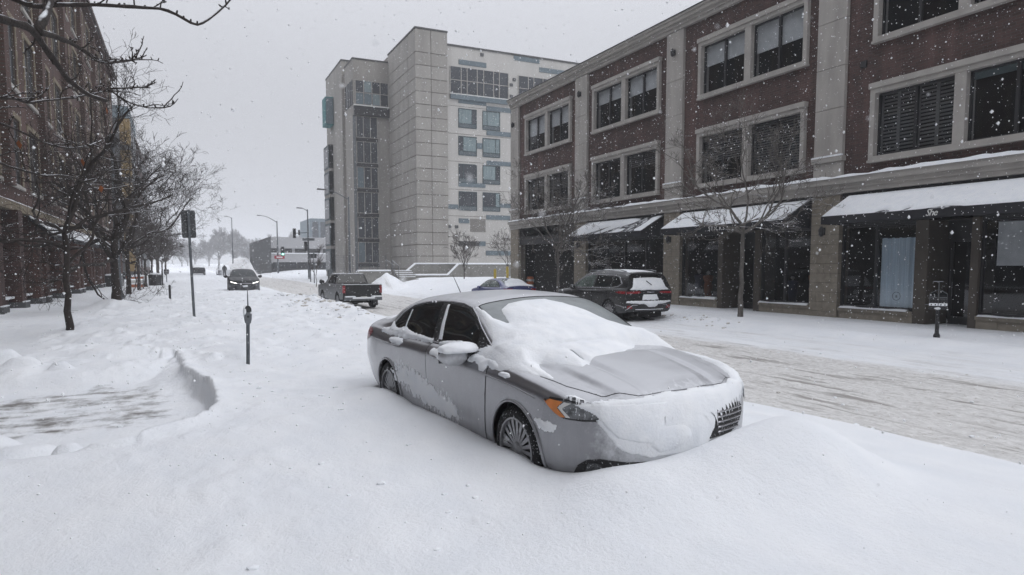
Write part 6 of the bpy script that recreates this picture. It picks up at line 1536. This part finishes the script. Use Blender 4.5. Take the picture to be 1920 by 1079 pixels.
# parking meter in the drift
x, y = .84, 11.3; z0 = hz(x, y)
t = thing('parking_meter', 'single parking meter on a grey post standing in the drift left of the silver car', 'parking meter', (x, y, z0 - .3))
MB().tube([(0, 0, 0), (0, 0, .99)], .038, 12).build('post', M['pole'], t, local=True, smooth=True, sharp=40)
SX = .66
hb = MB(); hb.add([(-.055, -.05, .97), (.055, -.05, .97), (.055, .05, .97), (-.055, .05, .97), (-.075, -.06, 1.05), (.075, -.06, 1.05), (.075, .06, 1.05), (-.075, .06, 1.05), (-.075, -.055, 1.17), (.075, -.055, 1.17), (.075, .055, 1.17), (-.075, .055, 1.17)],
    [(0, 3, 2, 1), (0, 1, 5, 4), (1, 2, 6, 5), (2, 3, 7, 6), (3, 0, 4, 7), (4, 5, 9, 8), (5, 6, 10, 9), (6, 7, 11, 10), (7, 4, 8, 11), (8, 9, 10, 11)])
hb.build('meter_head', M['metal_grey'], t, local=True, bevel=.01)
MB().lathe([(.07, -.05), (.07, .05)], (0, 0, 1.19), 'Y', 16).build('dome', M['black'], t, local=True, smooth=True, sharp=40)
MB().lathe([(.05, -.058), (.05, -.052)], (0, 0, 1.20), 'Y', 14).build('display', M['carglass'], t, local=True)
MB().box(-.02, .02, -.068, -.06, 1.07, 1.10).build('coin_slot', M['black'], t, local=True)
MB().tube([(0, .0, 1.24), (-.006, 0, 1.42), (-.01, 0, 1.54)], [.016, .012, .005], 6).build('flag_rod', M['metal_grey'], t, local=True)
MB().blob((-.06, 0, 1.16), (.045, .07, .09), 3, 2).build('stuck_snow', M['snow2'], t, local=True, smooth=True)
t.rotation_euler = (0, R(1.5), 0); t.scale = (.72, .72, .96)
# short black post, bin, twin meters further up
t = thing('bollard', 'short thin black post standing in the snow behind the tall sign pole', 'post', on(-.62, 34.5, -.2))
MB().lathe([(.05, 0), (.05, .78), (.035, .83), (.0, .84)], n=10).build('post', M['black'], t, local=True)
t = thing('trash_bin', 'black litter bin with snow on its lid far along the left sidewalk', 'bin', on(-2.25, 65, -.1))
MB().lathe([(.42, 0), (.48, .1), (.5, .9), (.46, 1.0), (.2, 1.1)], n=14).build('bin', M['black'], t, local=True)
MB().lathe([(.45, 1.0), (.4, 1.1), (.1, 1.17), (0, 1.18)], n=14).build('snow_cap', M['snow2'], t, local=True, smooth=True)
MB().box(.5, .62, -.1, .1, 0, 1.35).build('post', M['black'], t, local=True)
def twin_meter(lab, x, y, first=None):
    t = thing('twin_parking_meter', lab, 'parking meter', on(x, y, -.2), group='twin parking meters along the left kerb')
    MB().tube([(0, 0, 0), (0, 0, 1.0)], .04, 8).build('post', M['pole'], t, local=True)
    MB().box(-.2, .2, -.04, .04, .98, 1.04).build('crossbar', M['pole'], t, local=True)
    for s_ in (-1, 1):
        MB().lathe([(.05, 1.04), (.09, 1.12), (.10, 1.35), (.06, 1.46), (0, 1.48)], (s_ * .15, 0, 0), n=10).build('meter_head', M['black'], t, local=True)
        MB().blob((s_ * .15, -.07, 1.22), (.05, .03, .06), 3).build('stuck_snow', M['snow2'], t, local=True)
    return t
for lab, x, y in (('black twin headed parking meter beyond the third street tree', -3.35, 50.5), ('black twin headed parking meter, second in the row beside the orange barrier', -3.1, 58.0), ('twin headed parking meter farthest along the left kerb row', -2.9, 70.0), ('twin headed parking meter right of the litter bin in the haze', -1.6, 76)): twin_meter(lab, x, y)
t = thing('barrier', 'low orange and white barrier caked in snow beside the twin parking meters', 'barrier', on(-3.15, 55, -.15))
for k in range(3): MB().box(-.55, .55, -.04, .04, .3 + k * .3, .5 + k * .3).build('board', M['orange'] if k != 1 else M['blind'], t, local=True)
for s_ in (-.5, .5): MB().tube([(s_, -.3, 0), (s_, 0, 1.15), (s_, .3, 0)], .03, 5).build('leg', M['pole'], t, local=True)
MB().blob((.1, 0, 1.1), (.5, .15, .1), 3, 2).build('snow_cap', M['snow2'], t, local=True, smooth=True)
t = thing('planter', 'dark square planter against the far end of the left brick building', 'planter', on(-5.3, 66, -.1))
MB().box(-.6, .6, -1.3, 1.3, 0, 1.0).build('planter_box', M['black_frame'], t, local=True, bevel=.04); MB().box(-.55, .55, -1.25, 1.25, .98, 1.12).build('snow_cap', M['snow2'], t, local=True, bevel=.05)
t = thing('lamp_pole', 'thick grey lamp pole rising behind the second street tree', 'street lamp', on(-2.85, 37.5, -.3))
MB().tube([(0, 0, 0), (0, 0, 1.6), (0, 0, 7.5)], [.16, .13, .08], 12).build('pole', M['pole'], t, local=True, smooth=True)
MB().lathe([(.2, .1), (.2, .5), (.15, .7)], n=12).build('base', M['pole'], t, local=True)
MB().lathe([(.05, 7.4), (.22, 7.5), (.24, 7.9), (.1, 8.05)], n=12).build('lamp_head', M['black'], t, local=True)

# double parking meter on the right sidewalk
x, y = 15.6, 9.9; z0 = hz(x, y)
t = thing('twin_parking_meter', 'black twin parking meter with snow crusted outlines before the curtained shop', 'parking meter', (x, y, z0 - .2), R(-58), group='twin parking meters')
t.scale = (.78, .85, 1)
mb = MB(); mb.lathe([(.09, .15), (.09, .25), (.055, .3), (.05, .85)], n=12); mb.build('post', M['black'], t, local=True, smooth=True, sharp=40)
MB().box(-.24, .24, -.06, .06, .84, .90).build('crossbar', M['black'], t, local=True)
for s_ in (-1, 1):
    hd = MB().box(s_ * .12 - .10, s_ * .12 + .10, -.07, .07, .905, 1.08).build('meter_head', M['black'], t, local=True, bevel=.015)
    d = MB(); pts = [(s_ * .12 - .10, 1.08), (s_ * .12 - .10, 1.20), (s_ * .12 - s_ * .08, 1.30), (s_ * .12 + s_ * .10, 1.22), (s_ * .12 + .10, 1.08)]
    d.prism([(s_ * .12 - .10, 1.082), (s_ * .12 + .10, 1.082), (s_ * .12 + .10, 1.20), (s_ * .12, 1.29), (s_ * .12 - .10, 1.20)], 'Y', -.05, .05); d.build('dome', M['carglass'], t, local=True)
    mb = MB(); mb.tube([(s_ * .02, -.07, 1.30), (s_ * .22, -.07, 1.21), (s_ * .22, -.07, 1.0)], .006, 5); mb.tube([(s_ * .03, -.07, 1.12), (s_ * .22, -.07, 1.13)], .005, 5); mb.build('snow_edge', M['metal_grey'], t, local=True)
    MB().box(s_ * .12 - .11, s_ * .12 + .11, -.085, -.071, .93, .99).build('snow_band', M['snow2'], t, local=True, bevel=.005)
    for q in (-.05, .05): MB().lathe([(.018, -.091), (.018, -.086)], (s_ * .12 + q, 0, .955), 'Y', 8).build('coin_slot', M['black'], t, local=True)
mb = MB(); mb.tube([(0, -.06, .90), (0, -.06, 1.50)], .012, 5); mb.tube([(-.14, -.06, 1.49), (.10, -.06, 1.485)], .011, 5); mb.tube([(-.34, 0, .95), (-.2, 0, .95)], .008, 4); mb.build('mast', M['metal_grey'], t, local=True)
MB().blob((0, -.03, .87), (.10, .09, .03), 4, 2).build('snow_cap', M['snow2'], t, local=True, smooth=True)

# street lamps and signals towards the crossing
def street_lamp(lab, x, y, h, arm, rise, az, grp=True, r=.10):
    t = thing('street_lamp', lab, 'street lamp', on(x, y, -.2), R(az), group='tall street lamps by the crossing')
    MB().tube([(0, 0, 0), (0, 0, h)], [r * 1.25, r * .7], 10).build('pole', M['pole'], t, local=True, smooth=True)
    n = 8; pts = [(-arm * f, 0, h - .25 + rise * math.sin(f * math.pi / 2)) for f in np.linspace(0, 1, n)]
    MB().tube(pts, [r * .5 - .02 * f for f in np.linspace(0, 1, n)], 7).build('arm', M['pole'], t, local=True, smooth=True)
    hx, _, hz_ = pts[-1]; MB().add([(hx - .65, -.12, hz_ - .02), (hx + .15, -.08, hz_ - .04), (hx + .15, .08, hz_ - .04), (hx - .65, .12, hz_ - .02), (hx - .6, -.08, hz_ + .10), (hx + .1, -.05, hz_ + .07), (hx + .1, .05, hz_ + .07), (hx - .6, .08, hz_ + .10)], BF).build('lamp_head', M['black'], t, local=True)
    return t
street_lamp('dark street lamp on a tall pole in front of the hotel corner, arm reaching left', 12.95, 59.6, 7.9, 2.0, .75, 0, r=.09)
t1 = street_lamp('signal and lamp pole at the crossing carrying two traffic signals and a green street sign', 14.3, 89.7, 9.0, .7, .35, 0)
street_lamp('slim grey street lamp with a long curved arm beyond the crossing signal', 14.75, 125, 9.2, 2.6, 1.1, 0, r=.13)
street_lamp('faint far street lamp rising left of the low building', 9.0, 150, 9.5, .8, .4, 0, r=.10)
def signal(name, lab, x, y, z, lit=False, arm=None, s=1.0, cat='traffic signal'):
    t = thing(name, lab, cat, (x, y, z), group='traffic signals at the crossing')
    MB().box(-.19 * s, .19 * s, -.14, .14, -.6 * s, .6 * s).build('signal_housing', M['black'], t, local=True, bevel=.03)
    for k in range(3):
        mb = MB(); mb.lathe([(.14 * s, -.15), (.15 * s, -.36)], (0, 0, (.38 - k * .38) * s), 'Y', 10, False); mb.build('visor', M['black_frame'], t, local=True, fixn=False)
        MB().lathe([(.12 * s, -.155), (.12 * s, -.145)], (0, 0, (.38 - k * .38) * s), 'Y', 10).build('lens', M['green_light'] if (lit and k == 2) else M['carglass'], t, local=True)
    if arm: MB().tube([(0, .1, .0), (arm, .1, .12)], .05, 6).build('bracket', M['pole'], t, local=True)
    return t
z9 = hz(14.3, 89.7)
signal('traffic_signal', 'dark traffic signal hanging left of the tall pole on its upper bracket', 12.62, 89.6, z9 + 5.75, arm=1.65)
signal('traffic_signal', 'small signal head seen from the side between the pole and the left signal', 13.2, 89.6, z9 + 5.85, s=.55)
signal('traffic_signal', 'dark traffic signal fixed low against the tall crossing pole', 13.95, 89.5, z9 + 4.15, arm=.3)
signal('traffic_signal', 'traffic signal showing green left of the crossing', 15.2, 122, hz(15, 122) + 3.75, lit=True, s=1.3)
t = thing('street_name_sign', 'narrow street name sign edge on near the top of the crossing pole', 'sign', (14.3, 89.5, z9 + 4.85)); MB().box(-.75, .75, -.12, -.09, 0, .32).build('sign_plate', M['pole'], t, local=True)
t = thing('lane_sign', 'small dark sign fixed right of the crossing pole below the signal', 'sign', (14.8, 89.5, z9 + 2.9)); MB().box(-.45, .45, -.1, -.07, -.25, .32).build('sign_plate', M['black'], t, local=True)
M['signred'] = mat('red_sign', (.30, .02, .04), .7)
t = thing('red_sign', 'small red and white sign under the green signal', 'sign', (14.95, 124.4, hz(15, 124) + 2.75)); MB().box(-.85, .85, -.05, 0, -.28, .28).build('sign_plate', M['signred'], t, local=True); MB().box(-.5, .5, -.07, -.051, -.1, .1).build('sign_legend', M['white'], t, local=True)
t = thing('box_sign', 'dark upright cabinet beside the pickup truck, seen above its mirror', 'cabinet', on(8.5, 44.8, -.1))
MB().box(-.17, .17, -.12, .12, 1.0, 1.75).build('cabinet', M['pole'], t, local=True, bevel=.02); MB().tube([(0, 0, 0), (0, 0, 1.0)], .05, 6).build('post', M['pole'], t, local=True)
for i, (x, y) in enumerate(((12.0, 72), (12.6, 78), (13.6, 84))):
    t = thing('thin_pole', ['thin dark pole nearest the hotel corner across the side street', 'thin dark pole between the signal pole and the hotel', 'thin dark pole just right of the crossing signal pole'][i], 'pole', on(x, y, -.2)); MB().tube([(0, 0, 0), (0, 0, 3.2)], .05, 6).build('pole', M['pole'], t, local=True); MB().blob((0, 0, 3.2), (.1, .1, .12), 3).build('cap', M['pole'], t, local=True)
# bollards, barrel, shrub, meter behind the blue sedan
for i, (x, y) in enumerate(((18.4, 41), (20.0, 42.5))):
    t = thing('bollard', ['yellow bollard on the left by the garage entrance', 'yellow bollard on the right, close to the brick building corner'][i], 'bollard', on(x, y, -.3), group='yellow bollards by the garage entrance')
    MB().lathe([(.09, 0), (.09, 1.5), (.06, 1.56), (0, 1.58)], n=12).build('post', M['yellow'], t, local=True, smooth=True, sharp=40)
t = thing('traffic_barrel', 'orange striped traffic barrel standing behind the blue sedan', 'barrel', (19.2, 37.5, hz(19.2, 37.5) - .05))
mb = MB().lathe([(.33, 0), (.32, .05), (.28, .06), (.27, .35), (.25, .36), (.24, .65), (.22, .66), (.21, .95), (.17, 1.0), (0, 1.01)], n=16); mb.build('barrel', M['orange'], t, local=True, smooth=True, sharp=40)
for z in (.42, .72): MB().lathe([(.255, z), (.25, z + .12)], n=16, caps=False).build('stripe', M['blind'], t, local=True)
t = thing('shrub', 'dark leafless shrub with snow behind the blue sedan', 'shrub', (18.7, 38.6, hz(18.7, 38.6) - .1))
T = MB(); C = MB(); r_ = random.Random(9)
for k in range(9): grow(r_, T, C, (r_.uniform(-.3, .3), r_.uniform(-.3, .3), 0), (r_.uniform(-.8, .8), r_.uniform(-.6, .6), 1), .75, .02, 1, 4, 1.0, .4, twig=1.2, rt=.012)
C.build('twigs', M['bark'], t, local=True, fixn=False)
# small walking figure far up the street
t = thing('person', 'small distant person in a dark coat walking up the street', 'person', on(5.1, 104, -.05))
me = bpy.data.meshes.new('person_body'); vs = [(0, 0, .95), (0, 0, 1.2), (0, 0, 1.42), (0, 0, 1.55), (0, 0, 1.68), (-.1, 0, .9), (-.12, -.12, .5), (-.11, -.05, .08), (-.11, -.2, .04), (.1, 0, .9), (.12, .12, .5), (.11, .2, .1), (.11, .08, .05), (-.2, 0, 1.4), (-.27, .08, 1.15), (-.25, -.05, .93), (.2, 0, 1.4), (.27, -.08, 1.15), (.25, .05, .93)]
es = [(0, 1), (1, 2), (2, 3), (3, 4), (0, 5), (5, 6), (6, 7), (7, 8), (0, 9), (9, 10), (10, 11), (11, 12), (2, 13), (13, 14), (14, 15), (2, 16), (16, 17), (17, 18)]
me.from_pydata(vs, es, []); o = link('body', me, t); sm = o.modifiers.new('skin', 'SKIN'); rad = [.17, .19, .17, .07, .11, .12, .09, .06, .04, .12, .09, .06, .04, .09, .07, .05, .09, .07, .05]
for v_, r0 in zip(me.skin_vertices[0].data, rad): v_.radius = (r0, r0)
me.skin_vertices[0].data[0].use_root = True
ss_ = o.modifiers.new('sub', 'SUBSURF'); ss_.levels = 1; ss_.render_levels = 1; me.materials.append(M['dark_cloth'])

# ------------------------------------------------------------------ falling snow and snowy air
rf = np.random.RandomState(12); nfl_ = 60000
px = rf.uniform(-9, 19, nfl_); py = 1.2 + 34 * rf.rand(nfl_) ** 1.25; pz = rf.uniform(.1, 13, nfl_)
d = np.sqrt(px ** 2 + py ** 2 + (pz - 1.756) ** 2); keep = (d > 2.0) & (pz > HG(px, py) + .05) & (px < 18.0 ) & (px > -5.8)
a_, b_ = to_car(px, py); keep &= ~((a_ > -1.3) & (a_ < 4.1) & (np.abs(b_) < 1.2) & (pz < 1.7))
px, py, pz, d = px[keep], py[keep], pz[keep], d[keep]
sz = rf.uniform(.005, .0105, len(px)) * (.45 + .55 * np.clip(d / 7, 0, 1)) * np.where(rf.rand(len(px)) < .05, 1.5, 1.0) * np.where(rf.rand(len(px)) < .45, .8, 1.08)
nn = 170; rr_ = .35 + 1.9 * rf.rand(nn); az_ = R(25.6) + rf.uniform(-.72, .72, nn); el_ = rf.uniform(-.5, .42, nn)
px = np.r_[px, rr_ * np.sin(az_)]; py = np.r_[py, rr_ * np.cos(az_)]; pz = np.r_[pz, 1.756 + rr_ * el_]; d = np.r_[d, rr_]; sz = np.r_[sz, rf.uniform(.0007, .0022, nn)]
base = np.array([(1, 0, 0), (-1, 0, 0), (0, 1, 0), (0, -1, 0), (0, 0, 1), (0, 0, -1)], float)
V = (base[None] * sz[:, None, None] * rf.uniform(.6, 1.3, (len(px), 6, 1)) + np.stack([px, py, pz], -1)[:, None]).reshape(-1, 3)
F = np.array([(0, 2, 4), (2, 1, 4), (1, 3, 4), (3, 0, 4), (2, 0, 5), (1, 2, 5), (3, 1, 5), (0, 3, 5)])
Fa = (F[None] + 6 * np.arange(len(px))[:, None, None]).reshape(-1, 3)
me = bpy.data.meshes.new('snowflakes'); me.from_pydata(V.tolist(), [], Fa.tolist()); me.materials.append(M['flake'])
me.polygons.foreach_set('use_smooth', [True] * len(me.polygons))
tag(link('snowflakes', me), 'white snowflakes drifting through the air over the whole street', 'snow', kind='stuff')
mb = MB().box(-95, 170, -8, 910, -2.0, 40)
hzb = mb.mesh('haze', M['snow2']); hm = bpy.data.materials.new('snowy_air'); hm.use_nodes = True; t_ = hm.node_tree; t_.nodes.clear()
ou = t_.nodes.new("ShaderNodeOutputMaterial"); vo = t_.nodes.new("ShaderNodeVolumePrincipled")
vo.inputs['Color'].default_value = (.93, .945, .97, 1); vo.inputs['Density'].default_value = .0011; vo.inputs['Anisotropy'].default_value = .2
t_.links.new(vo.outputs[0], ou.inputs['Volume']); hzb.materials.clear(); hzb.materials.append(hm)
tag(link('haze', hzb), 'pale snowy air that fades the far end of the street', 'haze', kind='stuff')
